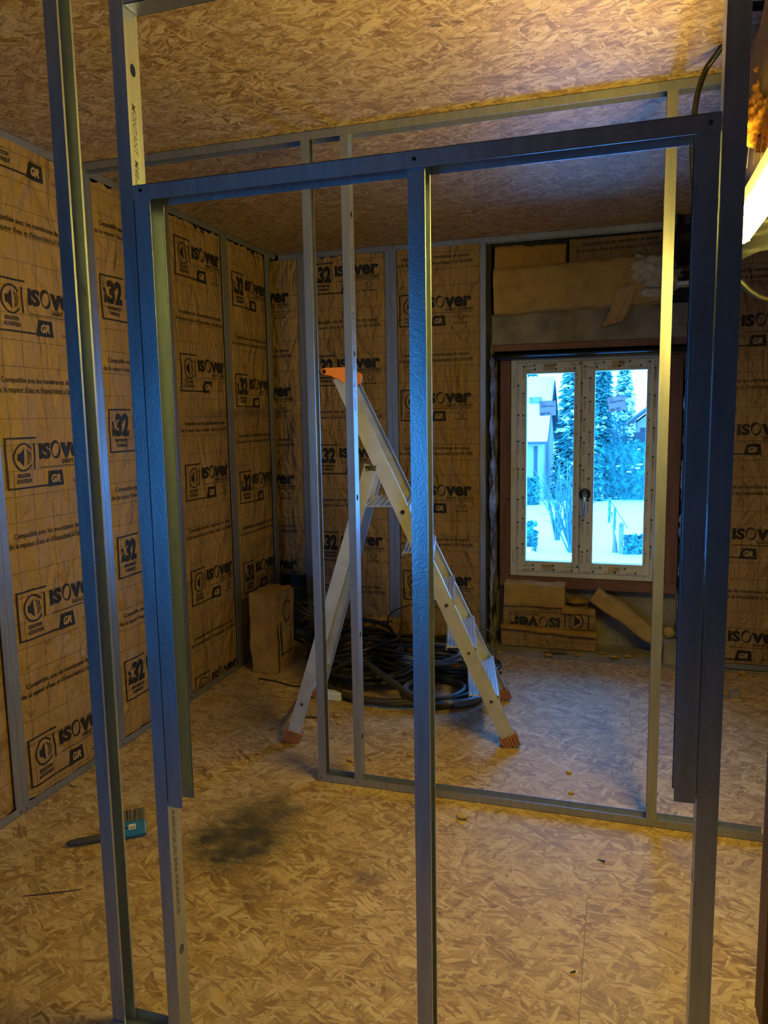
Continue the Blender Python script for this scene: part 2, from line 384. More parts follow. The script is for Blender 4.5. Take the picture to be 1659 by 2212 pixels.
MT = dict(
    osb_floor=osb('floor_strand_board', .30, True, .54, .40, 1.1), osb_ceil=osb('ceiling_strand_board', 0, False, .56, .6, 1.3),
    galv=galv('galvanised_steel', (.37, .40, .46), .43, .75), galv_blue_lit=galv('galvanised_steel_blue_lit', (.50, .57, .68), .34, .9),  # same steel, two tints; blue daylight is put into the near copy's colour
    kraft=kraft('kraft_paper_grid'), kraft_plain=kraft('kraft_paper_plain', False, (.45, .30, .16), .6),
    wool=wool('glass_wool', (.56, .33, .085)), wool_pale=wool('glass_wool_pale', (.62, .43, .17)), wool_white=wool('glass_wool_white', (.72, .70, .62)),
    ink=simple('black_ink', (.012, .010, .008), .6), ink_stud=simple('grey_ink', (.10, .10, .13), .5),
    concrete=stone('concrete', (.20, .19, .17), (.36, .34, .31), 6), rubble=stone('rubble_wall', (.05, .05, .05), (.62, .60, .56), 9, .9, 1.0),
    dark=simple('dark_masonry', (.06, .055, .05), .9, 0, .3),
    pvc=simple('white_plastic', (.70, .75, .82), .4, 0, .05, 14), film=simple('film_print', (.25, .30, .36), .5), film_mark=simple('film_mark', (.03, .10, .16), .5),
    tape=simple('beige_tape', (.55, .46, .36), .6), redwood=wood('treated_timber', (.23, .115, .09), 0), redwood_v=wood('treated_timber_upright', (.20, .095, .075), 2),
    beam=wood('old_beam', (.13, .085, .05), 1, .9), post=wood('brown_post', (.16, .085, .04), 2),
    black=simple('black_plastic', (.012, .012, .014), .35), blackmetal=simple('black_steel', (.02, .022, .028), .3, .6),
    chrome=simple('chrome', (.7, .7, .7), .2, 1.0), screw=simple('screw_steel', (.05, .05, .055), .4, .7),
    alu=simple('ladder_aluminium', (.52, .54, .56), .45, .5, .24, 7, .06, 120), alu_step=simple('ladder_tread', (.70, .72, .75), .35, .75, .05, 30),
    orange=simple('orange_plastic', (.85, .27, .015), .4), rubber=simple('brown_rubber', (.36, .15, .07), .75, 0, .25, 30),
    cable=simple('black_cable', (.022, .022, .021), .32), cable_grey=simple('grey_cable', (.22, .25, .29), .32), cable_olive=simple('olive_cable', (.05, .046, .03), .45),
    foam=stone('orange_foam', (.50, .21, .02), (.85, .42, .05), 26, .7, .9), foam_white=stone('pale_foam', (.25, .28, .30), (.68, .70, .70), 9, .8, 1.0),
    blue=simple('blue_plastic', (.01, .16, .42), .4), bristle=simple('grey_bristle', (.14, .13, .11), .7), handle=simple('dark_grey_plastic', (.055, .06, .07), .5),
    white=simple('white_paper', (.72, .72, .72), .6), housing=simple('lamp_housing', (.62, .62, .60), .5),
    sheet=simple('grey_sheet', (.07, .08, .10), .5, 0, .2, 6), snow=simple('snow', (.90, .91, .93), .6, 0, .03, 2),
    conifer=simple('conifer_needles', (.022, .16, .14), .9, 0, .5, 3), hedge=simple('hedge_leaves', (.022, .17, .15), .9, 0, .6, 4), bark=simple('bark', (.05, .14, .14), .9, 0, .3, 6),
    render_=simple('house_render', (.30, .29, .28), .9, 0, .06, 2), slate=simple('shutter', (.05, .055, .06), .8), stone_post=simple('weathered_post', (.16, .16, .15), .9, 0, .2, 4),
    plaster=simple('rough_plaster', (.30, .28, .25), .9, 0, .15, 5))
mg, nt, b = newmat('window_glass'); nt.nodes.remove(b)
tr = nd(nt, 'ShaderNodeBsdfTransparent'); tr.inputs[0].default_value = (.90, .93, .94, 1); gl = nd(nt, 'ShaderNodeBsdfGlossy'); gl.inputs['Roughness'].default_value = .02
fr = nd(nt, 'ShaderNodeFresnel'); fr.inputs[0].default_value = 1.35; mx = nd(nt, 'ShaderNodeMixShader')
nt.links.new(fr.outputs[0], mx.inputs[0]); nt.links.new(tr.outputs[0], mx.inputs[1]); nt.links.new(gl.outputs[0], mx.inputs[2]); nt.links.new(mx.outputs[0], nt.nodes['Material Output'].inputs[0])
MT['glass'] = mg
msk, nt, b = newmat('backlit_sticker'); b.inputs['Base Color'].default_value = (.70, .70, .70, 1); b.inputs['Roughness'].default_value = .6
tl = nd(nt, 'ShaderNodeBsdfTranslucent'); tl.inputs[0].default_value = (.42, .42, .42, 1); mx = nd(nt, 'ShaderNodeMixShader'); mx.inputs[0].default_value = .35
nt.links.new(b.outputs[0], mx.inputs[1]); nt.links.new(tl.outputs[0], mx.inputs[2]); nt.links.new(mx.outputs[0], nt.nodes['Material Output'].inputs[0])
MT['sticker'] = msk
mt_, nt, b = newmat('lit_tube'); b.inputs['Base Color'].default_value = (.9, .9, .9, 1)
b.inputs['Emission Color'].default_value = (*TUBE_COL, 1); b.inputs['Emission Strength'].default_value = TUBE
MT['tube'] = mt_

# ------------------------------------------------------------------ the room shell
RX = 3.35; RY = -1.9
fl = struct('floor', MB().box(-.15, RX+.1, RY-.1, 5.0, -.2, -.022), MT['concrete'])
def sheets(parent, name, xs, rows, z0, z1, mat):
    for j, (y0, y1, off) in enumerate(rows):
        cuts = [xs[0]] + [x for x in off if xs[0] < x < xs[1]] + [xs[1]]
        for a, c in zip(cuts[:-1], cuts[1:]):
            part(name, MB().box(a+.0004, c-.0004, y0+.0004, y1-.0004, z0, z1), mat, parent)
sheets(fl, 'floor_board', (-.08, RX), [(RY, .55, [1.25]), (.55, 2.2, [.62, 2.055]), (2.2, 3.45, [1.65]), (3.45, 4.46, [.55, 2.2])], -.022, 0, MT['osb_floor'])
part('concrete_strip', MB().box(-.08, RX, 4.462, 4.86, -.022, -.004), MT['concrete'], fl)
ce = struct('ceiling', MB().box(-.15, RX+.1, RY-.1, 5.0, H+.014, H+.2), MT['dark'])
sheets(ce, 'ceiling_board', (-.08, RX), [(RY, 1.2, [1.0]), (1.2, 2.448, [.4, 2.75]), (2.448, 3.7, [1.55]), (3.7, 4.66, [.5, 2.3])], H, H+.013, MT['osb_ceil'])
struct('wall_left', MB().box(-.25, -.085, RY-.1, 5.0, -.2, H+.2), MT['dark'])
struct('wall_right', MB().box(RX, RX+.12, RY-.1, 5.0, -.2, H+.2), MT['dark'])
wr_ = struct('wall_rear', MB().box(-.15, .04, RY-.15, RY, -.2, H+.2).box(.64, RX+.1, RY-.15, RY, -.2, H+.2).box(.04, .64, RY-.15, RY, -.2, .68).box(.04, .64, RY-.15, RY, 1.60, H+.2), MT['dark'])
# back wall: masonry with the window bay
wb_ = struct('wall_back', MB().box(-.15, 1.365, 4.60, 5.0, -.2, H+.2).box(2.49, RX+.1, 4.615, 5.0, -.2, H+.2), MT['dark'])
part('concrete_lintel', MB().box(1.364, 2.491, 4.632, 5.0, 1.885, 2.075), MT['concrete'], wb_, bevel=.004)
part('masonry_above', MB().box(1.364, 2.491, 4.70, 5.0, 2.075, H+.2), MT['dark'], wb_)
part('masonry_head', MB().box(1.364, 2.491, 4.835, 5.0, 1.795, 1.886).box(1.364, 1.468, 4.852, 5.0, .0, 1.81).box(2.326, 2.491, 4.852, 5.0, .0, 1.81).box(1.364, 2.491, 4.852, 5.0, .38, .440), MT['dark'], wb_)
part('low_wall', MB().box(1.364, 2.491, 4.845, 5.0, -.2, .40), MT['concrete'], wb_)
def rough_reveal(x, y0, y1, z0, z1, sgn, amp, seed):
    def fn(u, v):
        y = y0+(y1-y0)*u; z = z0+(z1-z0)*v
        n = noise.noise(Vector((y*9, z*7, seed)))+.6*noise.noise(Vector((y*25, z*22, seed+3)))
        return (x+sgn*(amp*.5+amp*n), y, z)
    return MB().grid(fn, 14, 90)
part('rubble_reveal', rough_reveal(1.362, 4.545, 4.86, .0, 1.885, 1, .018, 1), MT['rubble'], wb_, True)
part('foam_reveal', rough_reveal(2.50, 4.57, 4.86, .0, 1.885, -1, .03, 5), MT['foam_white'], wb_, True)

# reddish timber strip and dark steel bar over the window
tr1 = struct('trim_1', MB().box(1.364, 2.491, 4.640, 4.70, 1.846, 1.883), MT['redwood'])
for x, z in ((1.50, 1.87), (1.62, 1.856), (1.78, 1.873), (2.06, 1.862), (2.14, 1.866)):
    part('nail', MB().cyl((x, 4.640, z), (x, 4.637, z), .004, 8), MT['screw'], tr1)
pr = [(4.66+.03*math.cos(t), 1.822+.012*math.sin(t)) for t in [PI/2+PI*i/8 for i in range(9)]]+[(4.775, 1.810), (4.775, 1.834)]
struct('trim_2', MB().prism(pr, 'x', 1.364, 2.491).box(1.364, 2.491, 4.70, 4.83, 1.80, 1.812), MT['blackmetal'])

# ------------------------------------------------------------------ window
w1 = empty('window_1', (1.90, 4.78, .43), kind='structure')
WY = 4.78
for nm, mb in (('subframe_board', MB().box(1.397, 1.460, 4.755, 4.86, .43, 1.80)), ('subframe_board', MB().box(2.334, 2.468, 4.755, 4.86, .43, 1.80))):
    part(nm, mb, MT['redwood_v'], w1, bevel=.003)
part('subframe_board', MB().box(1.397, 2.468, 4.755, 4.86, .366, .4295), MT['redwood'], w1, bevel=.003)
def frame_mb(x0, x1, z0, z1, wl, wr2, wbt, wtp, y0, y1):
    return MB().box(x0, x0+wl, y0, y1, z0, z1).box(x1-wr2, x1, y0, y1, z0, z1).box(x0+wl, x1-wr2, y0, y1, z0, z0+wbt).box(x0+wl, x1-wr2, y0, y1, z1-wtp, z1)
part('outer_frame', frame_mb(1.462, 2.332, .432, 1.808, .045, .045, .040, .030, WY, WY+.07), MT['pvc'], w1, bevel=.004)
def print_marks(mb, x0, x1, z0, z1, y, seed):
    rnd = random.Random(seed)
    fl_ = Flat(); mk = Flat(); tp = Flat()
    x = x0+.03
    for zc in ((z0+z1)/2+.012, (z0+z1)/2-.014):
        x = x0+.02+rnd.random()*.05
        while x < x1-.06:
            for k in range(2): fl_.rect(x, zc-.003-k*.007, x+.05, zc-k*.007)
            mk.rect(x+.056, zc-.007, x+.068, zc+.006); x += .10+rnd.random()*.05
    tp.rect((x0+x1)/2-.035, z0+.008, (x0+x1)/2+.035, z1-.004)
    return fl_, mk, tp
def print_marks_v(x0, x1, z0, z1, seed):
    rnd = random.Random(seed); fl_ = Flat(); mk = Flat()
    for xc in ((x0+x1)/2-.016, (x0+x1)/2+.016):
        z = z0+.03+rnd.random()*.08
        while z < z1-.08:
            fl_.rect(xc-.004, z, xc-.001, z+.06); fl_.rect(xc+.002, z, xc+.005, z+.06)
            mk.rect(xc-.006, z+.068, xc+.007, z+.080); z += .13+rnd.random()*.07
    return fl_, mk
def make_sash(x0, x1, px0, px1, pz0, pz1, z0, z1, seed, handle):
    s = part('sash', frame_mb(x0, x1, z0, z1, px0-x0, x1-px1, pz0-z0, z1-pz1, WY-.014, WY+.05), MT['pvc'], w1, bevel=.005)
    part('glazing_bead', frame_mb(px0-.012, px1+.012, pz0-.012, pz1+.012, .013, .013, .013, .013, WY-.018, WY+.004), MT['pvc'], s, bevel=.003)
    part('pane', MB().box(px0-.004, px1+.004, WY+.012, WY+.018, pz0-.004, pz1+.004), MT['glass'], s)
    y = WY-.0146; mb = MB(); ff = lambda u, v: (u, y, v)
    for (a, b_) in ((z0+.004, pz0-.014), (pz1+.014, z1-.004)):
        f1, f2, f3 = print_marks(mb, x0, x1, a, b_, y, seed); f1.to(ff, mb, 0); f2.to(ff, mb, 1); f3.to(ff, mb, 2)
    for (a, b_) in ((x0, px0-.012), (px1+.012, x1)):
        f1, f2 = print_marks_v(a, b_, z0, z1, seed+int(a*100)); f1.to(ff, mb, 0); f2.to(ff, mb, 1)
    part('film_print', mb, [MT['film'], MT['film_mark'], MT['tape']], s)
    return s
part('astragal', MB().box(1.880, 1.905, WY+.002, WY+.046, .470, 1.780), MT['pvc'], w1)
sL = make_sash(1.503, 1.891, 1.562, 1.850, .535, 1.713, .468, 1.782, 11, False)
sR = make_sash(1.894, 2.312, 1.972, 2.270, .535, 1.718, .468, 1.784, 23, True)
def sticker(s, cx, cz, w, h, ang, dark):
    mb = MB(); y = WY+.011; ca, sa = math.cos(ang), math.sin(ang); fn0 = lambda u, v: (cx+u*ca-v*sa, y, cz+u*sa+v*ca)
    fn1 = lambda u, v: (cx+u*ca-v*sa, y-.0006, cz+u*sa+v*ca)
    Flat().rect(-w/2, -h/2, w/2, h/2).to(fn0, mb, 0); f = Flat()
    f.rect(-w/2, -h/2, -w/2+.002, h/2).rect(w/2-.002, -h/2, w/2, h/2).rect(-w/2, h/2-.002, w/2, h/2)
    rnd = random.Random(int(cx*100))
    for (v, segs) in ((.36, [(-.42, -.25), (.28, .42)]), (.25, [(-.40, -.12)]), (.14, [(-.42, -.02), (.02, .34)]), (.08, [(-.40, .0), (.03, .10), (.16, .42)])):
        for a, b_ in segs:
            u = a
            while u < b_: 
                l = .02+.03*rnd.random(); f.rect(u*w, v*h, min(u+l, b_)*w, (v+.045)*h); u += l+.012
    u = -.42
    while u < -.18: 
        l = .008+.02*rnd.random(); f.rect(u*w, -.46*h, (u+l)*w, -.28*h); u += l+.012
    for v in (-.30, -.36, -.42): f.rect(-.12*w, v*h, (.12+.1*rnd.random())*w, (v+.03)*h)
    f.to(fn1, mb, 1); part('sticker', mb, [MT['sticker'], MT['film_mark']], s, label='white printed sticker with a barcode')
sticker(sL, 1.690, 1.500, .103, .092, .03, 0)
sticker(sR, 2.100, 1.520, .105, .090, .16, 0)
for zc in (1.66, 1.10, .56):
    part('hinge', MB().box(1.487, 1.503, WY-.012, WY+.0, zc-.03, zc+.03).cyl((1.488, WY-.010, zc-.034), (1.488, WY-.010, zc+.034), .006, 8), MT['pvc'], w1)
hb = MB().box(1.905, 1.940, WY-.022, WY-.014, .925, 1.000)
hb.tube([(1.922, WY-.014, .968), (1.922, WY-.055, .968), (1.922, WY-.062, .955), (1.922, WY-.064, .85), (1.922, WY-.062, .828)], [.010, .010, .010, .009, .006], 10)
part('handle', hb, MT['chrome'], sR, True, label='chrome lever handle')
part('mounting_ring', MB().cyl((1.922, WY-.0142, .968), (1.922, WY-.0175, .968), .036, 20), MT['blackmetal'], sR)

# rear window (behind the camera): simple frame round the opening
w2_ = struct('window_2', frame_mb(.04, .64, .68, 1.60, .05, .05, .05, .05, RY-.10, RY-.04), MT['pvc'])

part('pane', MB().box(.09, .59, RY-.075, RY-.070, .73, 1.55), MT['glass'], w2_)

# ------------------------------------------------------------------ metal framing
T = .0012
def stud_mb(x, y, z0, z1, web, open_to, fl=.033, depth=.046, lip=.006, holes=(), hr=.0125):
    """steel C stud. web at x, flanges run from x towards open_to (+1/-1); front flange at y, back flange at y+depth"""
    mb = MB(); s = open_to; xe = x+s*fl
    def bx(a, b_, y0, y1): mb.box(min(a, b_), max(a, b_), y0, y1, z0, z1)
    bx(x, xe, y, y+T); bx(x, xe, y+depth-T, y+depth)
    bx(xe-s*T, xe, y+T, y+lip); bx(xe-s*T, xe, y+depth-lip, y+depth-T)
    # small stiffening ribs on the web side
    xa, xb = (x, x+s*T)
    def rect(za, zb): bx_ = (min(xa, xb), max(xa, xb)); mb.box(bx_[0], bx_[1], y+T, y+depth-T, za, zb)
    zc = z0; hs = sorted(holes); yc = y+depth/2; hw = depth/2-T
    for h in hs:
        rect(zc, h-hw)
        n = 16
        for xx, flip in ((xa, s > 0), (xb, s < 0)):
            sq = []; ci = []
            for k in range(n):
                a = 2*PI*k/n; c_, s_ = math.cos(a), math.sin(a); mxx = max(abs(c_), abs(s_))
                sq.append((xx, yc+hw*c_/mxx, h+hw*s_/mxx)); ci.append((xx, yc+hr*.72*c_, h+hr*s_))
            fs = [(k, (k+1) % n, n+(k+1) % n, n+k) for k in range(n)]
            if not flip: fs = [f[::-1] for f in fs]
            mb.add(sq+ci, fs)
        ring = [(xx, yc+hr*.72*math.cos(2*PI*k/n), h+hr*math.sin(2*PI*k/n)) for xx in (xa, xb) for k in range(n)]
        mb.add(ring, [(k, (k+1) % n, n+(k+1) % n, n+k) for k in range(n)])
        zc = h+hw
    rect(zc, z1)
    return mb
def track_mb(x0, x1, y, z, up, depth=.048, fl=.028, th=.0012):
    """U track along x: web at height z, flanges go up (+1) or down (-1)"""
    zz = z+up*fl; a, b_ = min(z, zz), max(z, zz)
    return MB().box(x0, x1, y, y+depth, min(z, z+up*th), max(z, z+up*th)).box(x0, x1, y, y+th, a, b_).box(x0, x1, y+depth-th, y+depth, a, b_)
def screw(parent, p, n, r=.0042):
    p = Vector(p); n = Vector(n)
    return part('screw', MB().tube([p, p+n*.0016, p+n*.0026], [r, r*.95, r*.4], 8), MT['screw'], parent)
def stamp(parent, body, x, y, z, h, length, facing, down=True, mat='ink_stud', shear=0):
    """lettering printed up or down a stud web that faces +x (facing=1) or -x; y is the baseline"""
    f = Flat().text(body, 0, 0, w=length, h=h, bold=.01, shear=shear); mb = MB()
    if facing > 0:  # seen from +x: right hand is +y
        fn = (lambda u, v: (x+.0004, y+v, z-u)) if down else (lambda u, v: (x+.0004, y-v, z+u))
    else: fn = (lambda u, v: (x-.0004, y-v, z-u)) if down else (lambda u, v: (x-.0004, y+v, z+u))
    f.to(fn, mb); return part('print', mb, MT[mat], parent)

G = MT['galv']; GN = MT['galv_blue_lit']
# --- near partition
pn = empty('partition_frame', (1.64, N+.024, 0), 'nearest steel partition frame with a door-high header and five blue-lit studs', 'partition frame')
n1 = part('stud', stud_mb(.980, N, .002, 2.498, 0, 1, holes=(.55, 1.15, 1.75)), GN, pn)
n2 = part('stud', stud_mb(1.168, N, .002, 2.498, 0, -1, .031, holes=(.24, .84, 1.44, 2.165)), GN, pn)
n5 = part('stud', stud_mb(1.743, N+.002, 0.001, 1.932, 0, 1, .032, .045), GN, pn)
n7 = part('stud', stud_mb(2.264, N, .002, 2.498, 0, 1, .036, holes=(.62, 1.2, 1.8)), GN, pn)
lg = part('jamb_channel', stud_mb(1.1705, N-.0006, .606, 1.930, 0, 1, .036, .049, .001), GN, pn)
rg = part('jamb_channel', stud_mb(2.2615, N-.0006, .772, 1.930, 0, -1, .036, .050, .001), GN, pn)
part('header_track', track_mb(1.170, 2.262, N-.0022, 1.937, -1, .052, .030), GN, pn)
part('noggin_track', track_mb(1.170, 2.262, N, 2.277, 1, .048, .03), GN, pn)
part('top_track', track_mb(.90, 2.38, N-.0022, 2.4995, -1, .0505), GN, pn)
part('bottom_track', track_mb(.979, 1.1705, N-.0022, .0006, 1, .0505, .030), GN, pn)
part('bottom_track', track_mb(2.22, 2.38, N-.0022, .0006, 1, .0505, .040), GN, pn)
for x, z in ((1.187, 1.926), (1.757, 1.922), (2.246, 1.922)): screw(pn, (x, N-.0022, z), (0, -1, 0), .004)
stamp(n2, 'MONTANT  M48-35', 1.168, N+.012, 2.10, .013, .17, 1, True, 'ink_stud', .3)
stamp(n2, 'FABRIQUE EN FRANCE', 1.168, N+.014, .60, .011, .27, 1, True)
# --- middle partition
pm = empty('partition_frame', (1.64, M+.024, 0), 'second steel partition frame, standing open on the floor in front of the ladder', 'partition frame')
s1 = part('stud', stud_mb(.982, M, .002, 2.498, 0, 1, .030), G, pm)
s2 = part('stud', stud_mb(1.166, M, .002, 2.498, 0, -1, .030, holes=(.20, .62, 1.16, 1.70, 2.20)), G, pm)
s3 = part('stud', stud_mb(2.273, M, .002, 2.498, 0, -1, .034), G, pm)
part('top_track', track_mb(0.0, 2.80, M-.0015, 2.4995, -1, .0495, .030), G, pm)
part('bottom_track', track_mb(.978, 2.62, M-.0015, .0006, 1, .0495, .030), G, pm)
stamp(s2, 'MONTANT M48', 1.166, M+.014, 2.08, .014, .30, 1)
stamp(s2, '35-06   21.09', 1.166, M+.014, 1.75, .014, .26, 1)
for x in (.995, 1.15): screw(pm, (x, M-.0015, .016), (0, -1, 0), .003)
# --- lining frame on the left wall (studs in back-to-back pairs)
def wall_stud_l(parent, y0, y1, holes=()):
    """pair of studs on the left wall: flange faces look to +x"""
    w = (y1-y0)/2
    for (yw, sg) in ((y0+w-.0006, -1), (y0+w+.0006, 1)):
        mb = stud_mb(yw, 0, .002, 2.498, 0, sg, w-.0006, .046, .005)
        mb.v = [(-p[1], p[0], p[2]) for p in mb.v]; mb.f = [f for f in mb.f]
        part('stud', mb, G, parent)
    for z, dz in ((.014, 0), (2.486, 0)):
        for yy in (y0+w*.55, y0+w*1.45): screw(parent, (.0016, yy, z), (1, 0, 0), .004)
lf = empty('wall_lining_frame', (-.024, 3.2, 0), 'steel stud lining frame standing along the left wall over the insulation', 'wall frame')
def track_y(x, y0, y1, z, up, parent):
    mb = track_mb(y0, y1, -.0016, z, up, .048, .032); mb.v = [(-p[1], p[0], p[2]) for p in mb.v]
    return part('top_track' if up < 0 else 'bottom_track', mb, G, parent)
track_y(0, 1.0, 4.50, 2.4995, -1, lf); track_y(0, 1.0, 4.50, .0006, 1, lf)
LS = [(1.50, 1.566), (2.094, 2.160), (2.680, 2.746), (3.246, 3.312), (3.820, 3.886), (4.36, 4.42)]
for a, b_ in LS: wall_stud_l(lf, a, b_)
# --- lining frame on the back wall
bf = empty('wall_lining_frame', (1.3, D+.024, 0), 'steel stud lining frame standing along the back wall beside the window', 'wall frame')
part('top_track', track_mb(0.01, 3.3, D-.0016, 2.4995, -1, .048, .032), G, bf)
part('bottom_track', track_mb(0.01, 1.372, D-.0016, .0006, 1, .048, .032), G, bf)
part('bottom_track', track_mb(2.58, 3.3, D-.0016, .0006, 1, .048, .032), G, bf)
for (x, sg, w, hl) in ((.1725-.0006, -1, .0315, ()), (.1725+.0006, 1, .0315, ()), (.759-.0006, -1, .036, ()), (.759+.0006, 1, .036, ()), (1.3450, -1, .033, (.40, .72, 1.11, 1.50, 1.83))):
    o = part('stud', stud_mb(x, D, .002, 2.498, 0, sg, w, .046, .005, hl), G, bf)
    if hl:
        stamp(o, 'MONTANT  M48', 1.3450, D+.014, 2.12, .014, .30, 1); stamp(o, '35-06  21.09', 1.3450, D+.014, 1.74, .014, .28, 1)
part('stud', stud_mb(2.60, D, .002, 2.498, 0, 1, .033), G, bf)
for x in (.155, .19, .742, .776, 1.33): 
    screw(bf, (x, D-.0016, 2.485), (0, -1, 0), .004); screw(bf, (x, D-.0016, .014), (0, -1, 0), .004)

# ------------------------------------------------------------------ insulation panels with kraft facing
def logo(kind):
    f = Flat(); f.rect(0, .185, .150, .192).rect(0, 0, .007, .192).rect(0, 0, .25, .007)
    f.quad([(.200, -.003), (.292, -.003), (.286, .058), (.215, .058)])
    if kind == 's':
        f.arc(.080, .118, .047, .050, .62, 2*PI-.62, .0065)
        f.rect(.132, .072, .139, .168)
        f.poly([(.052, .104), (.064, .104), (.064, .132), (.052, .132)]).poly([(.064, .104), (.082, .084), (.082, .152), (.064, .132)])
        f.arc(.074, .118, .030, .042, -.75, .75, .0035, 10); f.arc(.088, .118, .026, .036, -.75, .75, .0035, 10)
        f.text('ISOLATION', .078, .043, w=.070, h=.0145, bold=.03, align='c').text('ACOUSTIQUE', .078, .022, w=.082, h=.0145, bold=.03, align='c')
    else:
        f.text('\u03bb', .018, .078, w=.030, h=.060, bold=.07).text('32', .048, .078, w=.088, h=.094, bold=.055)
        f.text('PERFORMANCE', .082, .046, w=.092, h=.0145, bold=.03, align='c').text('THERMIQUE', .082, .024, w=.078, h=.0145, bold=.03, align='c')
    f.text('IS', .163, .110, w=.065, h=.058, bold=.05)
    f.arc(.258, .139, .023, .031, .35, 2*PI+.35, 0, 40, lambda t: .0035+.010*max(0, math.cos(t-2.2))**2+.007*max(0, math.cos(t+.9))**2)
    f.text('ver', .284, .110, w=.166, h=.056, bold=.045)
    f.text('SAINT-GOBAIN', .455, .083, w=.165, h=.018, bold=.012, align='r')
    f.rect(.170, .073, .455, .076)
    # house arrow
    hx, hy = .385, .022
    for a, b_ in (((hx-.026, hy+.024), (hx, hy+.044)), ((hx, hy+.044), (hx+.026, hy+.024)), ((hx-.026, hy+.024), (hx-.014, hy+.024)), ((hx+.026, hy+.024), (hx+.014, hy+.024)), ((hx-.014, hy+.024), (hx-.014, hy)), ((hx+.014, hy+.024), (hx+.014, hy)), ((hx-.014, hy), (hx-.005, hy)), ((hx+.014, hy), (hx+.005, hy)), ((hx-.005, hy), (hx-.005, hy+.018)), ((hx+.005, hy), (hx+.005, hy+.018))):
        dx, dy = b_[0]-a[0], b_[1]-a[1]; l = math.hypot(dx, dy); px_, py_ = -dy/l*.0012, dx/l*.0012
        f.poly([(a[0]-px_, a[1]-py_), (b_[0]-px_, b_[1]-py_), (b_[0]+px_, b_[1]+py_), (a[0]+px_, a[1]+py_)])
    f.text("Face vers l'int\u00e9rieur", .385, .006, w=.085, h=.010, bold=.02, align='c')
    return f
def gr_text(): return Flat().text('GR', .247, .013, w=.050, h=.030, bold=.045, shear=.2, align='c')
def compat():
    f = Flat(); f.text('Compatible avec les membranes de gestion', .012, .015, w=.425, h=.0195, bold=.018)
    f.text("de la vapeur d'eau et d'\u00e9tanch\u00e9it\u00e9 \u00e0 l'air ISOVER", -.012, -.020, w=.470, h=.0195, bold=.018); return f
LOGO = {'s': logo('s'), 'l': logo('l')}; GR = gr_text(); COMPAT = compat()
def insulation(org, rz, width, z0, z1, kind, u0, bottoms, label, group, seed, torn_top=.0, curl=0.0, period=.572, body=True):
    """local frame: x runs along the wall, -y faces the room"""
    e_ = empty('kraft_batt', (org[0], org[1], 0), label, 'insulation', group, rz); e_['org'] = (0., 0., 0.)
    def bulge(u, z):
        e1 = min(u, width-u)/.06; edge = max(0, min(1, e1)); edge = edge*edge*(3-2*edge)
        n = noise.noise(Vector((u*4.2+seed*9, z*2.6, seed)))*.010 + noise.noise(Vector((u*11+seed, z*7, seed+4)))*.0045
        rg_ = abs(noise.noise(Vector((u*6+z*2.2, z*3.1-u*1.2, seed*3.3))))
        n += -.007*max(0, .16-rg_)/.16*.8
        d = .001+edge*(.010+n)
        if curl and z < z0+.28:
            k = (z0+.28-z)/.28; d += curl*k*k*(.6+.4*math.sin(u*9+seed))
        return -max(d, .0006)
    def top(u): 
        return z1 - (torn_top*abs(noise.noise(Vector((u*14, seed, 2))))*1.5 if torn_top else 0)
    nu = max(6, int(width/.013)); nv = int((z1-z0)/.018)
    mb = MB().grid(lambda a, c: (a*width, bulge(a*width, z0+c*(z1-z0)), z0+c*(top(a*width)-z0)), nu, nv)
    mbg = mb; part('kraft_facing', mb, MT['kraft'], e_, True)
    if body: part('wool_core', MB().box(.001, width-.001, .002, .070, z0+.003, z1-.02), MT['wool'], e_)
    def surf(u, z):
        a = max(0, min(1, u/width))*nu; c = max(0, min(1, (z-z0)/(z1-z0)))*nv
        i, j = min(int(a), nu-1), min(int(c), nv-1); fa, fc = a-i, c-j
        h = lambda ii, jj: mbg.v[jj*(nu+1)+ii][1]
        return min(h(i, j), h(i+1, j), h(i, j+1), h(i+1, j+1))*.25 + .75*((h(i, j)*(1-fa)+h(i+1, j)*fa)*(1-fc)+(h(i, j+1)*(1-fa)+h(i+1, j+1)*fa)*fc)
    def fnv(v0, lift): return lambda u, v: (u, surf(u, v0+v)-lift, v0+v)
    for bz in bottoms:
        mb = MB()
        def mk(flat, lift, mi, dz=0):
            g = Flat(); g.v = [(p[0]+u0, p[1]) for p in flat.v]; g.f = flat.f
            g.to(fnv(bz+dz, lift), mb, mi, .004, width-.004, z0+.004-bz-dz, z1-.03-bz-dz)
        mk(LOGO[kind], .0024, 0); mk(GR, .0046, 1)
        if mb.f: part('logo_print', mb, [MT['ink'], MT['kraft_plain']], e_)
        mb = MB(); mk(COMPAT, .0012, 0, .378)
        if mb.f: part('text_print', mb, MT['ink'], e_)
    return e_
GL = 'kraft batts on the left wall'; GB = 'kraft batts on the back wall'
XL = -.012; q = PI/2
def left(y0, y1, kind, u0w, bottoms, label, seed, **kw): return insulation((XL, y0), q, y1-y0, .034, 2.468, kind, u0w-y0, bottoms, label, GL, seed, **kw)
left(1.566, 2.094, 'l', 1.60, [.30, .87, 1.44, 2.01], 'kraft insulation panel at the left edge of the photo, mostly cut off', 1)
left(2.160, 2.680, 's', 2.180, [.07, .645, 1.22, 1.795, 2.37], 'kraft insulation panel with loudspeaker logos, nearest on the left wall', 2)
left(2.746, 3.246, 'l', 2.775, [.19, .762, 1.327, 1.90], 'kraft insulation panel with lambda 32 prints seen between the two near left studs', 3, torn_top=.05)
left(3.312, 3.820, 's', 3.350, [-.09, .49, 1.045, 1.61, 2.184], 'kraft insulation panel with loudspeaker logos, farther one on the left wall', 4, torn_top=.05)
left(3.886, 4.36, 'l', 3.925, [.42, .966, 1.535, 2.109], 'kraft insulation panel with lambda 32 prints next to the room corner', 5, torn_top=.04)
YB = D+.012
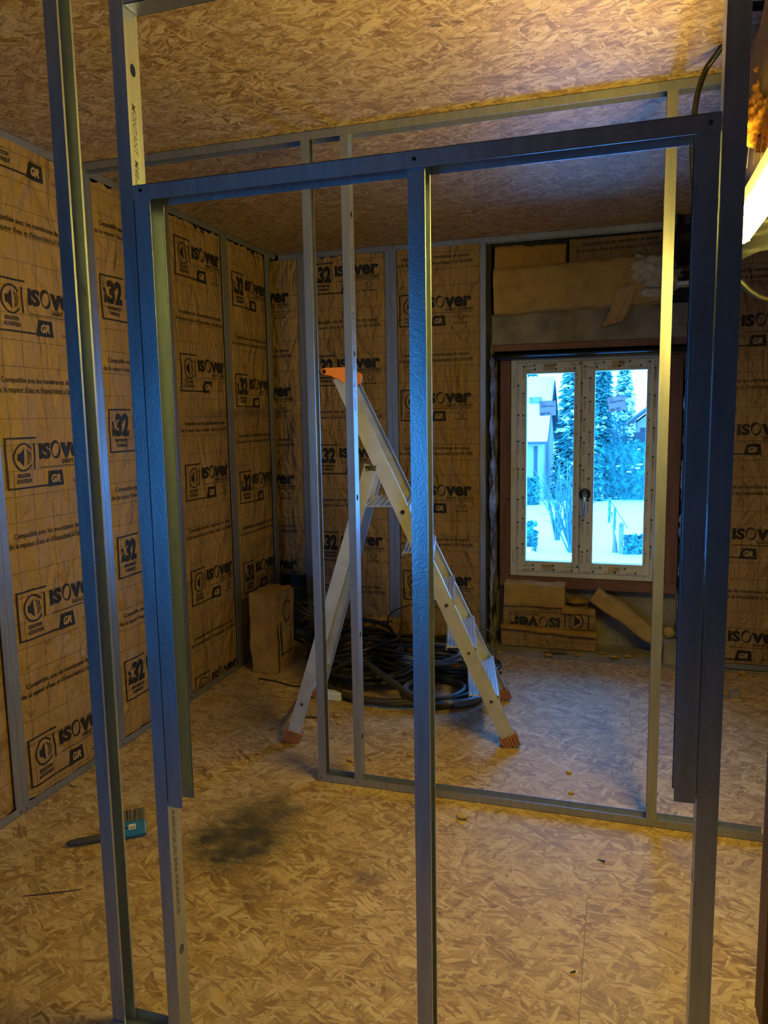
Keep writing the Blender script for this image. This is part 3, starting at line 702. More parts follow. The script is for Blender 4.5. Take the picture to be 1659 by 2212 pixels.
def back(x0, x1, kind, u0w, bottoms, label, seed, z0=.034, **kw): return insulation((x0, YB), 0, x1-x0, z0, 2.468, kind, u0w-x0, bottoms, label, GB, seed, **kw)
back(-.078, .140, 's', -.375, [.35, .925, 1.50, 2.10], 'narrow kraft insulation strip in the back left corner, ending above the floor', 6, z0=.42)
back(.205, .722, 'l', .232, [-.04, .53, 1.10, 1.665, 2.235], 'kraft insulation panel with lambda 32 prints behind the ladder top', 7, curl=-0.0, torn_top=.02)
back(.797, 1.311, 's', .810, [.295, .865, 1.435, 2.008], 'kraft insulation panel with loudspeaker logos left of the window', 8)
back(2.635, 3.25, 's', 2.572, [.055, .645, 1.225, 1.81, 2.39], 'kraft insulation panel on the back wall right of the window', 9)

# ------------------------------------------------------------------ insulation stuffed over and under the window
def batt_mb(p0, p1, up, depth, thick, nu=40, nv=14, seed=0, amp=.012, soft=.3):
    """soft rounded slab from p0 to p1, cross-section thick (along up) x depth (along the normal)"""
    p0, p1, up = Vector(p0), Vector(p1), Vector(up).normalized(); ax = (p1-p0); L = ax.length; ax.normalize(); nr = ax.cross(up).normalized(); up = nr.cross(ax)
    def ring(k):
        a = 2*PI*k; c_, s_ = math.cos(a), math.sin(a)
        e_ = 2/ (2+6*(1-soft)); return (math.copysign(abs(c_)**e_, c_)*depth/2, math.copysign(abs(s_)**e_, s_)*thick/2)
    def fn(u, v):
        a, c_ = ring(v); q_ = p0+ax*(L*u)+nr*a+up*c_
        n = noise.noise(q_*9+Vector((seed*5, 0, 0)))*amp+noise.noise(q_*32+Vector((seed*3, 1, 0)))*amp*.45
        return q_+(nr*a+up*c_).normalized()*n
    mb = MB().grid(fn, nu, nv*4)
    for u, rev in ((0, False), (1, True)):
        rng = [fn(u, j/(nv*4)) for j in range(nv*4)]; cc = sum(rng, Vector())/len(rng); n_ = len(rng)
        mb.add(rng+[cc], [((j, (j+1) % n_, n_) if not rev else ((j+1) % n_, j, n_)) for j in range(n_)])
    return mb
thing('wool_batt', batt_mb((1.392, 4.625, 2.375), (1.80, 4.62, 2.365), (0, 0, 1), .11, .15, 30, 12, 3, .010), MT['wool'], (1.6, 4.62, 2.30), 'short orange-brown glass wool piece tucked under the ceiling above the window', 'insulation', smooth=True)
kp = empty('insulation_offcut', (2.1, 4.66, 2.28), 'dark kraft-faced offcut with black lettering under the ceiling above the window', 'insulation')
part('kraft_facing', MB().box(1.815, 2.48, 4.640, 4.695, 2.25, 2.47), MT['kraft'], kp, bevel=.006)
mb = MB(); g = Flat(); g.v = [(p[0]+1.87, p[1]+2.415) for p in COMPAT.v]; g.f = COMPAT.f; g.to(lambda u, v: (u, 4.6392, v+.05*(u-2.1)*.3), mb, 0, 1.83, 2.47); part('text_print', mb, MT['ink'], kp)
thing('wool_batt', batt_mb((1.392, 4.615, 2.185), (2.33, 4.60, 2.205), (0, 0, 1), .17, .265, 60, 14, 5, .014, .45), MT['wool_pale'], (1.85, 4.6, 2.08), 'long pale yellow glass wool roll lying on the concrete lintel', 'insulation', smooth=True)
mb = MB().blob((2.25, 4.54, 2.245), .085, 4, .5, 2.6, 3, 0, (1.1, .5, 1.0)).blob((2.32, 4.53, 2.20), .075, 4, .6, 2.8, 8, 0, (1.2, .5, .9)).blob((2.30, 4.52, 2.125), .05, 4, .6, 3, 12, 0, (1.7, .5, .45))
thing('wool_tuft', mb, MT['wool_white'], (2.28, 4.54, 2.1), 'torn whitish tuft of glass wool above the right of the window', 'insulation', smooth=True)
def strap(u, v):
    z = 2.15-.20*v; return (2.085+.105*u-.075*v+.01*math.sin(v*3), 4.495+.06*v*(1-v)+.006*math.sin(u*5), z+.02*u)
thing('kraft_strip', MB().grid(strap, 6, 12).grid(lambda u, v: tuple(Vector(strap(1-u, v))+Vector((0, .0016, 0))), 6, 12), MT['kraft_plain'], (2.1, 4.5, 1.95), 'loose kraft paper strip hanging over the concrete lintel', 'paper strip', smooth=True)
# under the window
ub = empty('insulation_stack_piece', (1.72, 4.70, 0), 'lowest kraft-faced batt under the window, lying on the concrete floor', 'insulation')
part('wool_core', MB().box(1.425, 2.004, 4.665, 4.842, .001, .122), MT['wool'], ub, bevel=.01)
part('kraft_facing', MB().box(1.423, 2.006, 4.658, 4.665, .0005, .108), MT['kraft'], ub, bevel=.002)
part('torn_lip', batt_mb((1.425, 4.65, .130), (2.01, 4.645, .108), (0, 0, 1), .05, .028, 40, 5, 9, .006), MT['wool'], ub, True)
ub2 = empty('insulation_stack_piece', (1.72, 4.70, .124), 'upside-down printed kraft batt in the middle of the pile under the window', 'insulation')
part('wool_core', MB().box(1.435, 2.0, 4.69, 4.842, .126, .250), MT['wool'], ub2, bevel=.01)
part('kraft_facing', MB().grid(lambda u, v: (1.435+.567*u, 4.683-.010*math.sin(u*7+1)*v*(1-v)*4-.016*(1-v)*(.5+.5*math.sin(u*4)), .128+.124*v), 30, 10), MT['kraft'], ub2, True)
mb = MB(); g = Flat(); g.v = [(1.985-.02-p[0]*1.08, .300-p[1]*1.0) for p in LOGO['s'].v]; g.f = LOGO['s'].f
g.to(lambda u, v: (u, 4.6815-.010*math.sin((u-1.435)/.567*7+1)*((v-.128)/.124)*(1-(v-.128)/.124)*4-.016*(1-(v-.128)/.124)*(.5+.5*math.sin((u-1.435)/.567*4)), v), mb, 0, 1.45, 1.99, .134, .246); part('logo_print', mb, MT['ink'], ub2)
part('torn_edge', batt_mb((1.80, 4.68, .250), (2.0, 4.675, .243), (0, 0, 1), .05, .035, 26, 5, 4, .012), MT['wool'], ub2, True)
thing('wool_batt', batt_mb((1.442, 4.745, .336), (1.815, 4.745, .330), (0, 0, 1), .18, .155, 40, 12, 11, .012, .2), MT['wool_pale'], (1.63, 4.745, .255), 'folded buff batt on top of the pile under the left window sash', 'insulation', smooth=True)
thing('wool_batt', batt_mb((1.99, 4.73, .35), (2.44, 4.70, .055), (.55, 0, .84), .13, .10, 46, 12, 14, .016, .45), MT['wool_pale'], (2.2, 4.71, 0), 'slanting yellow glass wool batt leaning down to the floor under the window', 'insulation', smooth=True)
mb = MB().blob((1.885, 4.77, .288), .035, 3, .5, 3, 5, 0, (1.7, 1, .6)); thing('wool_tuft', mb, MT['wool'], (1.88, 4.77, .265), 'small crumbled wool tuft on the pile under the window', 'insulation', smooth=True)
thing('foam_lump', MB().blob((2.425, 4.62, .165), .034, 3, .3, 3, 2), MT['wool_pale'], (2.425, 4.62, .13), 'round pale foam lump on the small concrete block by the window', 'foam', smooth=True)
thing('concrete_block', MB().box(2.392, 2.575, 4.515, 4.66, -.003, .128), MT['concrete'], (2.48, 4.58, 0), 'small concrete block on the floor at the right foot of the window bay', 'block', bevel=.006)
# upright block of glass wool by the left wall
bl = empty('insulation_block', (.19, 3.89, 0), 'thick glass wool block standing on end on the floor left of the ladder', 'insulation')
def fuzzy(x0, x1, y0, y1, z0, z1, seed, n=(10, 12, 26), amp=.010):
    mb = MB(); F = lambda p: tuple(Vector(p)+Vector((noise.noise(Vector(p)*14+Vector((seed, 0, 0))), noise.noise(Vector(p)*14+Vector((0, seed, 9))), (1.8 if p[2] > z1-.01 else .2)*noise.noise(Vector(p)*19+Vector((4, 0, seed)))))*amp)
    mb.grid(lambda u, v: F((x0+(x1-x0)*u, y0, z0+(z1-z0)*v)), n[0], n[2]); mb.grid(lambda u, v: F((x1-(x1-x0)*u, y1, z0+(z1-z0)*v)), n[0], n[2])
    mb.grid(lambda u, v: F((x0, y1-(y1-y0)*u, z0+(z1-z0)*v)), n[1], n[2]); mb.grid(lambda u, v: F((x1, y0+(y1-y0)*u, z0+(z1-z0)*v)), n[1], n[2])
    mb.grid(lambda u, v: F((x0+(x1-x0)*u, y0+(y1-y0)*v, z1)), n[0], n[1]); return mb
part('wool_core', fuzzy(.105, .262, 3.785, 4.02, .003, .47, 3), MT['wool'], bl, True)
part('kraft_facing', MB().grid(lambda u, v: (.271+.006*math.sin(v*5+u*3), 3.80+.22*u, .002+.46*v), 8, 14), MT['kraft'], bl, True)
mb = MB(); g = Flat(); g.arc(.11, .35, .05, .06, .6, 2*PI-.6, .008).rect(.02, .10, .03, .30).rect(.02, .10, .18, .108); g.to(lambda u, v: (.2795+.002, 3.80+u, v), mb); part('logo_print', mb, MT['ink'], bl)
# fallen kraft flap at the foot of the back wall
def flap(u, v): return (.40+.40*u, D-.03-.20*(1-v)**1.5-.03*math.sin(u*6), .012+.16*v+.035*math.sin(u*7+2)*(1-v))
fo = thing('kraft_flap', MB().grid(flap, 26, 14), MT['kraft'], (.6, 4.4, 0), 'curled kraft flap with a printed logo behind the cable heap', 'paper', smooth=True)
mb = MB(); g = Flat(); g.v = [((p[0]-.05)/.46, p[1]/.19*.55+.35) for p in LOGO['l'].v]; g.f = LOGO['l'].f; g.to(lambda u, v: tuple(Vector(flap(u, v))+Vector((0, -.0025, .0018))), mb, 0, .02, .98, .06, .96); part('logo_print', mb, MT['ink'], fo)

# ------------------------------------------------------------------ stepladder
F1 = Vector((1.698, 3.178, 0)); F2 = Vector((1.580, 3.741, 0)); R1 = Vector((.722, 2.961, 0)); R2 = Vector((.628, 3.522, 0))
wd = (F2-F1).normalized(); ad = Vector((-.9772, -.2048, 0)).normalized(); ad = (ad-wd*ad.dot(wd)).normalized()
T1 = Vector((.952, 3.093, 1.640)); T2 = T1+wd*.415
J1 = F1.lerp(T1, .765)+ad*.045; J2 = F2.lerp(T2, .765)+ad*.045
ld = empty('stepladder', (1.16, 3.35, 0), 'dirty aluminium stepladder with orange top caps and brown rubber feet', 'ladder')
def rail_mb(a, b_, wide, thin, open_in):
    """channel rail: web in the ladder's side plane, two short flanges pointing inwards (open_in = +/- wd)"""
    ax = (b_-a).normalized(); sd = ax.cross(wd).normalized(); inn = wd*open_in; t = .003; mb = MB()
    def bar(s0, s1, i0, i1):
        vs = []
        for e_ in (a, b_):
            for (s_, i_) in ((s0, i0), (s1, i0), (s1, i1), (s0, i1)): vs.append(e_+sd*s_+inn*i_)
        mb.add(vs, [(0, 1, 2, 3), (7, 6, 5, 4), (0, 4, 5, 1), (1, 5, 6, 2), (2, 6, 7, 3), (3, 7, 4, 0)])
    bar(-wide/2, wide/2, 0, t); bar(-wide/2, -wide/2+t, t, thin); bar(wide/2-t, wide/2, t, thin)
    return mb
def up_from(a, b_, d): return a+(b_-a).normalized()*d
for a, b_, s_, nm in ((F1, T1, 1, 'front_rail'), (F2, T2, -1, 'front_rail')):
    part(nm, rail_mb(up_from(a, b_, .035), b_, .064, .026, s_), MT['alu'], ld)
for a, b_, s_, nm in ((R1, J1, 1, 'rear_leg'), (R2, J2, -1, 'rear_leg')):
    part(nm, rail_mb(up_from(a, b_, .035), b_, .056, .026, s_), MT['alu'], ld)
def foot(p, q_):
    ax = (q_-p).normalized(); sd = ax.cross(wd).normalized(); mb = MB()
    for z0, z1, k in ((.018, .055, .040), (.0, .018, .036)):
        a = p+ax*z0; c_ = p+ax*z1
        vs = [v for e_ in (a, c_) for v in (e_+sd*k-wd*.019+wd*.013, e_-sd*k-wd*.019+wd*.013, e_-sd*k+wd*.032, e_+sd*k+wd*.032)]
        vs = [Vector((v.x, v.y, max(v.z, .0015))) for v in vs]
        mb.add(vs, [(3, 2, 1, 0), (4, 5, 6, 7), (0, 1, 5, 4), (1, 2, 6, 5), (2, 3, 7, 6), (3, 0, 4, 7)])
    for i in range(6):
        s0 = -.040+.0145*i; a = p+ax*.002; c_ = p+ax*.054
        vs = [v for e_ in (a, c_) for v in (e_+sd*s0-wd*.011, e_+sd*(s0+.007)-wd*.011, e_+sd*(s0+.007)-wd*.0055, e_+sd*s0-wd*.0055)]
        vs = [Vector((v.x, v.y, max(v.z, .0015))) for v in vs]
        mb.add(vs, [(3, 2, 1, 0), (4, 5, 6, 7), (0, 1, 5, 4), (1, 2, 6, 5), (2, 3, 7, 6), (3, 0, 4, 7)])
    return mb
for p, q_ in ((F1, T1), (F2-wd*.02, T2), (R1, J1), (R2-wd*.02, J2)): part('foot', foot(p, q_), MT['rubber'], ld, label='brown ribbed rubber foot')
zt = [.208, .424, .637, .845, 1.05]
def tread(z, deep, front, nm):
    t = z/1.64; a = F1.lerp(T1, t)+wd*.003; c_ = F2.lerp(T2, t)-wd*.003; mb = MB()
    fdir = -ad; nrib = 9
    def bx(f0, f1, z0, z1, mi=0):
        vs = [v for e_ in (a, c_) for v in (e_+fdir*f0+Vector((0,0,z0)), e_+fdir*f1+Vector((0,0,z0)), e_+fdir*f1+Vector((0,0,z1)), e_+fdir*f0+Vector((0,0,z1)))]
        mb.add(vs, [(0, 1, 2, 3), (7, 6, 5, 4), (0, 4, 5, 1), (1, 5, 6, 2), (2, 6, 7, 3), (3, 7, 4, 0)])
    bx(front-deep, front, .022, .026); bx(front-.003, front, -.020, .022); bx(front-deep, front-deep+.003, .010, .022)
    for i in range(nrib):
        f0 = front-deep+deep*(i+.25)/nrib; bx(f0, f0+deep*.35/nrib, .026, .0285)
        if i < 5: bx(front, front+.0012, -.018+i*.008, -.014+i*.008)
    o = part(nm, mb, MT['alu_step'], ld)
    for e_ in (a-wd*.003, c_+wd*.003):
        s_ = -1 if e_ is not None and (e_-a).length < .01 else 1
        part('bolt', MB().tube([e_, e_+wd*s_*.004], .010, 12).tube([e_+wd*s_*.004, e_+wd*s_*.0046], .006, 10, 1), [MT['chrome'], MT['black']], o)
for z in zt[:-1]: tread(z, .135, .036, 'step')
tread(1.05, .235, .03, 'platform')
# orange caps: a plate on each rail that reaches back, joined by a bar
def cap_mb(base, sg):
    prof = [(-.048, .010), (.040, .012), (.105, .008), (.108, .022), (.100, .030), (-.005, .040), (-.038, .040), (-.050, .025), (-.050, -.010), (-.02, -.035), (.012, -.022), (.03, -.004)]
    prof = [(-.046, .036), (-.050, .022), (-.046, -.008), (-.016, -.030), (.004, -.012), (.040, .004), (.082, .014), (.082, .034), (.060, .040), (-.030, .042)]
    vs = [base+ad*p[0]+Vector((0, 0, p[1]))+wd*k for k in (-.006*sg, .032*sg) for p in prof]; n = len(prof)
    return MB().add(vs, [tuple(range(n)), tuple(range(2*n-1, n-1, -1))]+[(i, n+i, n+(i+1) % n, (i+1) % n) for i in range(n)])
part('top_cap', cap_mb(T1, 1), MT['orange'], ld, bevel=.004, label='orange plastic end cap'); part('top_cap', cap_mb(T2, -1), MT['orange'], ld, bevel=.004, label='orange plastic end cap')
part('grab_bar', MB().cyl(T1+ad*.066+Vector((0, 0, .024))-wd*.008, T2+ad*.066+Vector((0, 0, .024))+wd*.008, .009, 12), MT['black'], ld, True)
br = R1.lerp(J1, .145); br2 = R2.lerp(J2, .145)
part('brace', MB().cyl(br-wd*.002, br2+wd*.002, .010, 10), MT['alu'], ld)
part('bolt', MB().tube([br, br-wd*.005], .010, 12).tube([br-wd*.005, br-wd*.0056], .006, 10, 1), [MT['chrome'], MT['black']], ld)
wp = []
for i in range(70):
    a = i*.9; c_ = J1+Vector((0, 0, -.012+.02*noise.noise(Vector((i*.37, 1, 2))))); wp.append(c_+ad*.032*math.cos(a)+wd*(.012+.018*math.sin(a))+Vector((0, 0, .008*math.sin(i*.31))))
part('wire_wrap', MB().tube(wp, .0022, 5), MT['cable_olive'], ld, True)
part('hinge_rod', MB().cyl(J1-wd*.002-ad*.03, J2+wd*.002-ad*.03, .008, 10), MT['alu'], ld)

# ------------------------------------------------------------------ cables on the floor and hanging
def coil_pts(cx, cy, rx, ry, turns, z0, dz, seed, wob=.16, n=40, tilt=0.0):
    pts = []
    for i in range(int(turns*n)):
        a = 2*PI*i/n; k = i/(turns*n)
        w = 1+wob*noise.noise(Vector((math.cos(a)*1.3+seed, math.sin(a)*1.3, k*turns*.55+seed*2)))+.18*noise.noise(Vector((k*turns*1.1, seed, 3)))
        x = rx*w*math.cos(a); y = ry*w*math.sin(a)
        z = z0+dz*(.5+.75*noise.noise(Vector((k*turns*.9+a*.12, seed*3, 1))))*(.6+.4*math.sin(a*.5+seed))
        pts.append((cx+x, cy+y, max(z0*.9, z)+tilt*y))
    return pts
CG = 'coiled cables heaped on the floor behind the ladder'
coils = [
 (.80, 3.86, .27, .22, 8, .016, .17, 1, .0130, 'cable', 'black cable coil at the left of the heap behind the ladder'),
 (1.27, 3.74, .21, .20, 4, .014, .035, 2, .013, 'cable_grey', 'grey-blue cable coil at the right front of the heap'),
 (1.02, 3.70, .37, .24, 2.5, .016, .05, 3, .017, 'cable_olive', 'thick olive-black cable loop along the front of the heap'),
 (.62, 4.08, .26, .24, 8, .016, .22, 4, .012, 'cable', 'tall dark cable coil near the back left corner'),
 (1.02, 4.12, .30, .24, 9, .014, .24, 5, .010, 'cable_olive', 'tall olive cable coil against the back wall'),
 (1.26, 4.08, .22, .20, 6, .012, .12, 6, .010, 'cable', 'black cable coil showing between the ladder steps'),
 (1.12, 3.98, .17, .12, 5, .09, .10, 7, .008, 'cable_grey', 'small thin grey coil lying on the heap behind the centre stud')]
for i, (cx, cy, rx, ry, tn, z0, dz, sd_, r_t, mt, lb) in enumerate(coils):
    thing('cable_coil', MB().tube(coil_pts(cx, cy, rx, ry, tn, z0, dz, sd_), r_t, 7), MT[mt], (cx, cy, 0), lb, 'cable', CG, smooth=True)
def smooth_curve(pts, n=10):
    pts = [Vector(p) for p in pts]; out = []
    for i in range(len(pts)-1):
        p0, p1, p2, p3 = pts[max(i-1, 0)], pts[i], pts[i+1], pts[min(i+2, len(pts)-1)]
        for k in range(n):
            t = k/n; out.append(.5*((2*p1)+(-p0+p2)*t+(2*p0-5*p1+4*p2-p3)*t*t+(-p0+3*p1-3*p2+p3)*t**3))
    out.append(pts[-1]); return out
thing('cable_strand', MB().tube(smooth_curve([(.60, 3.72, .05), (.80, 3.66, .17), (1.0, 3.56, .12), (1.22, 3.48, .04), (1.42, 3.60, .014)]), .016, 8), MT['cable_olive'], (1, 3.6, 0), 'thick cable crossing the front of the heap from upper left to right', 'cable', smooth=True)
lp = [(1.0+.20*math.cos(a), 4.22+.03*math.sin(2*a), .22+.13*math.sin(a)) for a in [2*PI*i/30 for i in range(31)]]
thing('cable_loop', MB().tube(lp, .004, 6), MT['cable'], (1, 4.2, .09), 'thin black wire loop standing up in front of the back wall', 'cable', smooth=True)
thing('cable_loop', MB().tube(smooth_curve([(1.34, 4.10, .05), (1.36, 4.12, .22), (1.42, 4.14, .245), (1.47, 4.12, .16), (1.47, 4.05, .05), (1.44, 3.95, .006)]), .004, 6), MT['cable'], (1.4, 4.1, 0), 'thin black wire arching at the right end of the cable heap', 'cable', smooth=True)
thing('cable_strand', MB().tube(smooth_curve([(.20, 3.68, .006), (.32, 3.66, .006), (.45, 3.62, .006), (.56, 3.66, .02)]), .004, 6), MT['cable'], (.4, 3.65, 0), 'thin black wire end on the floor beside the glass wool block', 'cable', smooth=True)
thing('cable_bundle', MB().tube(coil_pts(.30, 4.25, .14, .12, 6, .05, .5, 9), .010, 6), MT['cable_olive'], (.3, 4.25, 0), 'dark cable bundle piled up in the back left corner', 'cable', smooth=True)
# plastic offcuts in the heap
thing('plastic_offcut', MB().box(.68, .77, 3.48, 3.53, .001, .045), MT['pvc'], (.72, 3.5, 0), 'pale plastic box piece on the floor between the left partition studs', 'offcut', bevel=.006)
# hanging lamp cable
thing('hanging_cable', MB().tube(smooth_curve([(2.375, 2.47, 2.498), (2.355, 2.485, 2.475), (2.335, 2.50, 2.45), (2.316, 2.50, 2.391), (2.307, 2.50, 2.315), (2.306, 2.50, 2.225), (2.316, 2.50, 2.12), (2.345, 2.50, 1.98), (2.40, 2.50, 1.887), (2.448, 2.50, 1.847), (2.484, 2.50, 1.811), (2.527, 2.50, 1.788), (2.60, 2.50, 1.79), (2.68, 2.52, 1.87), (2.72, 2.52, 2.05)]), .0085, 8), MT['black'], (2.4, 2.5, 1.8), 'black cable hanging in a loop from the ceiling by the right partition stud', 'cable', smooth=True)
thing('ceiling_cable', MB().tube(smooth_curve([(2.37, 2.20, 2.47), (2.43, 2.23, 2.478), (2.52, 2.25, 2.480), (2.7, 2.27, 2.480)]), .012, 8), MT['black'], (2.5, 2.24, 2.47), 'thick black cable under the ceiling at the top right', 'cable', smooth=True)

# ------------------------------------------------------------------ lamp, beam and foam at the right
lm = empty('batten_lamp', (2.45, 1.85, 1.93), 'glowing white batten lamp hung under the beam at the right edge', 'lamp')
LY0, LY1 = 1.43, 2.40
part('tube', MB().tube([(2.432, LY0+.02, 1.962), (2.432, LY1-.006, 1.962)], .031, 16), MT['tube'], lm, True, label='glowing lamp tube')
part('housing', MB().prism([(2.414, 1.992), (2.450, 1.992), (2.456, 2.030), (2.408, 2.030)], 'y', LY0, LY1), MT['housing'], lm, bevel=.004)
for y in (LY0+.005, LY1-.012): part('end_cap', MB().box(2.408, 2.456, y, y+.010, 1.938, 1.996), MT['housing'], lm)
for y in (1.55, 2.0): part('hanger', MB().cyl((2.44, y, 2.03), (2.44, y, 2.16), .003, 6), MT['screw'], lm)
def beam(u, v):
    a = 2*PI*v; c_, s_ = math.cos(a), math.sin(a); e_ = .45; y = 1.0+1.6*u
    x = 2.535+math.copysign(abs(c_)**e_, c_)*.125; z = 2.305+math.copysign(abs(s_)**e_, s_)*.150
    n = noise.noise(Vector((x*7, y*2.5, z*7))); return (x+.02*n, y, z+.02*noise.noise(Vector((x*5, y*3+9, z*5))))
bm_ = MB().grid(beam, 40, 40)
for u in (0, 1): 
    rg2 = [beam(u, j/40) for j in range(40)]; bm_.add(rg2, [tuple(range(40)) if u else tuple(range(39, -1, -1))])
struct('trim_3', bm_, MT['beam'], smooth=True)
mb = MB()
for i, (x, y, z, r, s_) in enumerate([(2.415, 2.09, 2.155, .040, (1, 1, 1.1)), (2.440, 2.07, 2.20, .040, (1, 1, 1)), (2.46, 2.04, 2.25, .045, (1, 1, 1)), (2.43, 2.10, 2.125, .025, (1, 1, 1.2)), (2.455, 2.05, 2.16, .045, (1, 1.2, 1))]):
    mb.blob((x, y, z), r, 4, .55, 2.8, i*3+1, 0, s_)
thing('foam_chunk', mb, MT['foam'], (2.44, 2.07, 2.1), 'lumpy orange expanding foam stuck to the old beam above the lamp', 'foam', smooth=True)
def sh(u, v):
    return (2.42+.34*u+.02*noise.noise(Vector((u*4, v*4, 1))), 2.50+.05*noise.noise(Vector((u*5, v*5, 7)))+.05*v, 2.10-.20*v*(1-.6*u)+.02*noise.noise(Vector((u*6, v*6, 3))))
thing('plastic_sheet', MB().grid(sh, 16, 12), MT['sheet'], (2.6, 2.5, 1.95), 'crumpled grey plastic sheet drooping behind the lamp', 'sheet', smooth=True)
def sh2(u, v):
    return (2.36+.26*u+.03*noise.noise(Vector((u*3, v*4, 11))), 4.40-.06*noise.noise(Vector((u*4, v*3, 5)))+.03*u, 2.495-(.29-.2*u*(1-u))*v-.03*v*u)
thing('plastic_sheet', MB().grid(sh2, 16, 16), MT['black'], (2.5, 4.4, 2.1), 'black plastic sheet hanging from the ceiling right of the window', 'sheet', smooth=True)
thing('ledge_trim', MB().box(2.40, 2.56, 4.50, 4.60, 2.150, 2.172), MT['pvc'], (2.48, 4.55, 2.15), 'short white plastic ledge high on the right of the window bay', 'ledge', bevel=.003)
wb2 = [(2.41, 2.10, 2.11), (2.405, 2.09, 2.05), (2.402, 2.08, 2.00), (2.40, 2.10, 1.995)]
mb = MB()
for i in range(7):
    x = 2.405+.012*i; mb.tube([(x, 2.08-.012*i, 2.14-.006*i), (x-.004, 2.08-.01*i, 2.09), (x-.008, 2.07-.01*i, 2.045+.004*(i % 3))], .0006, 4)
thing('cobweb', mb, MT['white'], (2.43, 2.06, 2.05), 'dusty cobweb threads between the orange foam and the lamp', 'cobweb', kind='stuff')
struct('trim_4', MB().box(2.470, 2.560, 1.79, 1.88, .001, 2.16), MT['post'])

# ------------------------------------------------------------------ small things on the floor
bs_ = empty('brush', (.40, 2.07, 0), 'long-handled blue scrubbing brush lying on the floor behind the left studs', 'brush')
bd = Vector((.82, .57, 0)).normalized(); bp = Vector((-bd.y, bd.x, 0)); B0 = Vector((.318, 1.98, .012))
def along(t, s_=0, z=0): return B0+bd*t+bp*s_+Vector((0, 0, z))
hp = []; hv = []
for t, hw_, hz in ((0, .004, .004), (.012, .012, .008), (.045, .016, .011), (.09, .014, .012), (.15, .013, .012), (.20, .018, .012)):
    hv.append((t, hw_, hz))
mb = MB(); vs = []
for t, hw_, hz in hv:
    for k in range(10):
        a = 2*PI*k/10; vs.append(along(t, hw_*math.cos(a), hz*math.sin(a)+.004))
mb.add(vs, [(i*10+k, i*10+(k+1) % 10, (i+1)*10+(k+1) % 10, (i+1)*10+k) for i in range(len(hv)-1) for k in range(10)]+[tuple(range(9, -1, -1)), tuple(range(50, 60))])
part('handle', mb, MT['handle'], bs_, True)
RB = Matrix.Translation(along(.150, 0, .014)) @ Matrix.Rotation(math.atan2(bd.y, bd.x), 4, 'Z') @ Matrix.Rotation(.85, 4, 'X')
bh = part('brush_head', MB().box(0, .118, -.026, .028, -.006, .013, 0, RB), MT['blue'], bs_, bevel=.006)
mb = MB(); Flat().rect(.058, -.002, .082, .016).to(lambda u, v: RB @ Vector((u, v, .0136)), mb, 0)
Flat().rect(.005, .002, .055, .008).to(lambda u, v: RB @ Vector((u, v, .0136)), mb, 1)
f = Flat(); [f.rect(.062+i*.003, .000, .0635+i*.003, .008) for i in range(6)]; f.to(lambda u, v: RB @ Vector((u, v, .0140)), mb, 1)
part('price_sticker', mb, [MT['white'], MT['ink']], bh)
mb = MB()
for i in range(13):
    for j in range(2):
        p = RB @ Vector((.008+.0083*i, .027, -.001+.008*j)); q_ = RB @ Vector((.008+.0083*i+random.uniform(-.004, .006), .066+random.uniform(-.003, .004), .001+.008*j+random.uniform(-.002, .002)))
        mb.tube([p, q_], [.0036, .0046], 6)
part('bristles', mb, MT['bristle'], bs_, kind='stuff')
S0 = Vector((2.098, 2.398, .0045))
thing('screw', MB().tube([S0+Vector((-.018, .008, -.002)), S0, S0+Vector((.001, -.0005, 0)), S0+Vector((.004, -.0018, 0))], [.0008, .0022, .0030, .0045], 8), MT['screw'], S0, 'black drywall screw lying on the front floor in the open doorway', 'screw')
thing('metal_offcut', MB().box(2.69, 2.745, 4.05, 4.085, .001, .034).box(2.665, 2.69, 4.045, 4.08, .001, .004), G, (2.71, 4.07, 0), 'small grey metal offcut on the floor at the far right', 'offcut', bevel=.002)
def scrap(p, r, label, group, mat='wool_pale', i=0):
    thing('wool_scrap', MB().blob((p[0], p[1], r*.38), r, 2, .75, 2.2, i*2.3+1, 0, (1.0, .8, .42)), MT[mat], (p[0], p[1], 0), label, 'scrap', group, smooth=False)
ORD = ('nearest', 'second', 'third', 'fourth', 'fifth', 'farthest')
for i, (y, r) in enumerate(((2.22, .012), (2.36, .016), (2.43, .013), (2.50, .018), (2.55, .013), (2.60, .016))):
    scrap((.035+.02*((i*7) % 3)/3, y), r, 'pale wool scrap along the left wall track, %s of the row%s' % (ORD[i], '' if i in (0, 5) else ' from the camera'), 'wool scraps along the left wall', i=i)
for i, (x, y, r, lb) in enumerate(((1.06, 2.87, .026, 'largest yellow wool scrap, between the two left middle studs'), (1.125, 2.90, .012, 'tiny wool crumb right beside the largest yellow scrap'), (1.28, 2.98, .014, 'small wool scrap right of the second middle stud'), (1.20, 3.20, .012, 'small wool crumb just in front of the cable heap'),
     (1.60, 2.54, .022, 'yellow wool scrap in front of the middle bottom track, right of the centre stud'), (1.95, 3.0, .012, 'wool crumb on the window-lit floor right of the ladder foot'), (1.97, 2.83, .011, 'wool crumb just behind the middle bottom track, right half'), (.82, 3.30, .018, 'wool scrap beside the rear ladder leg near its bolt'), (.86, 3.22, .012, 'smaller wool scrap behind the rear ladder foot'), (1.62, 3.38, .014, 'grey wool crumb behind the front ladder foot'))):
    scrap((x, y), r, lb, 'wool scraps round the middle partition', i=i+6)
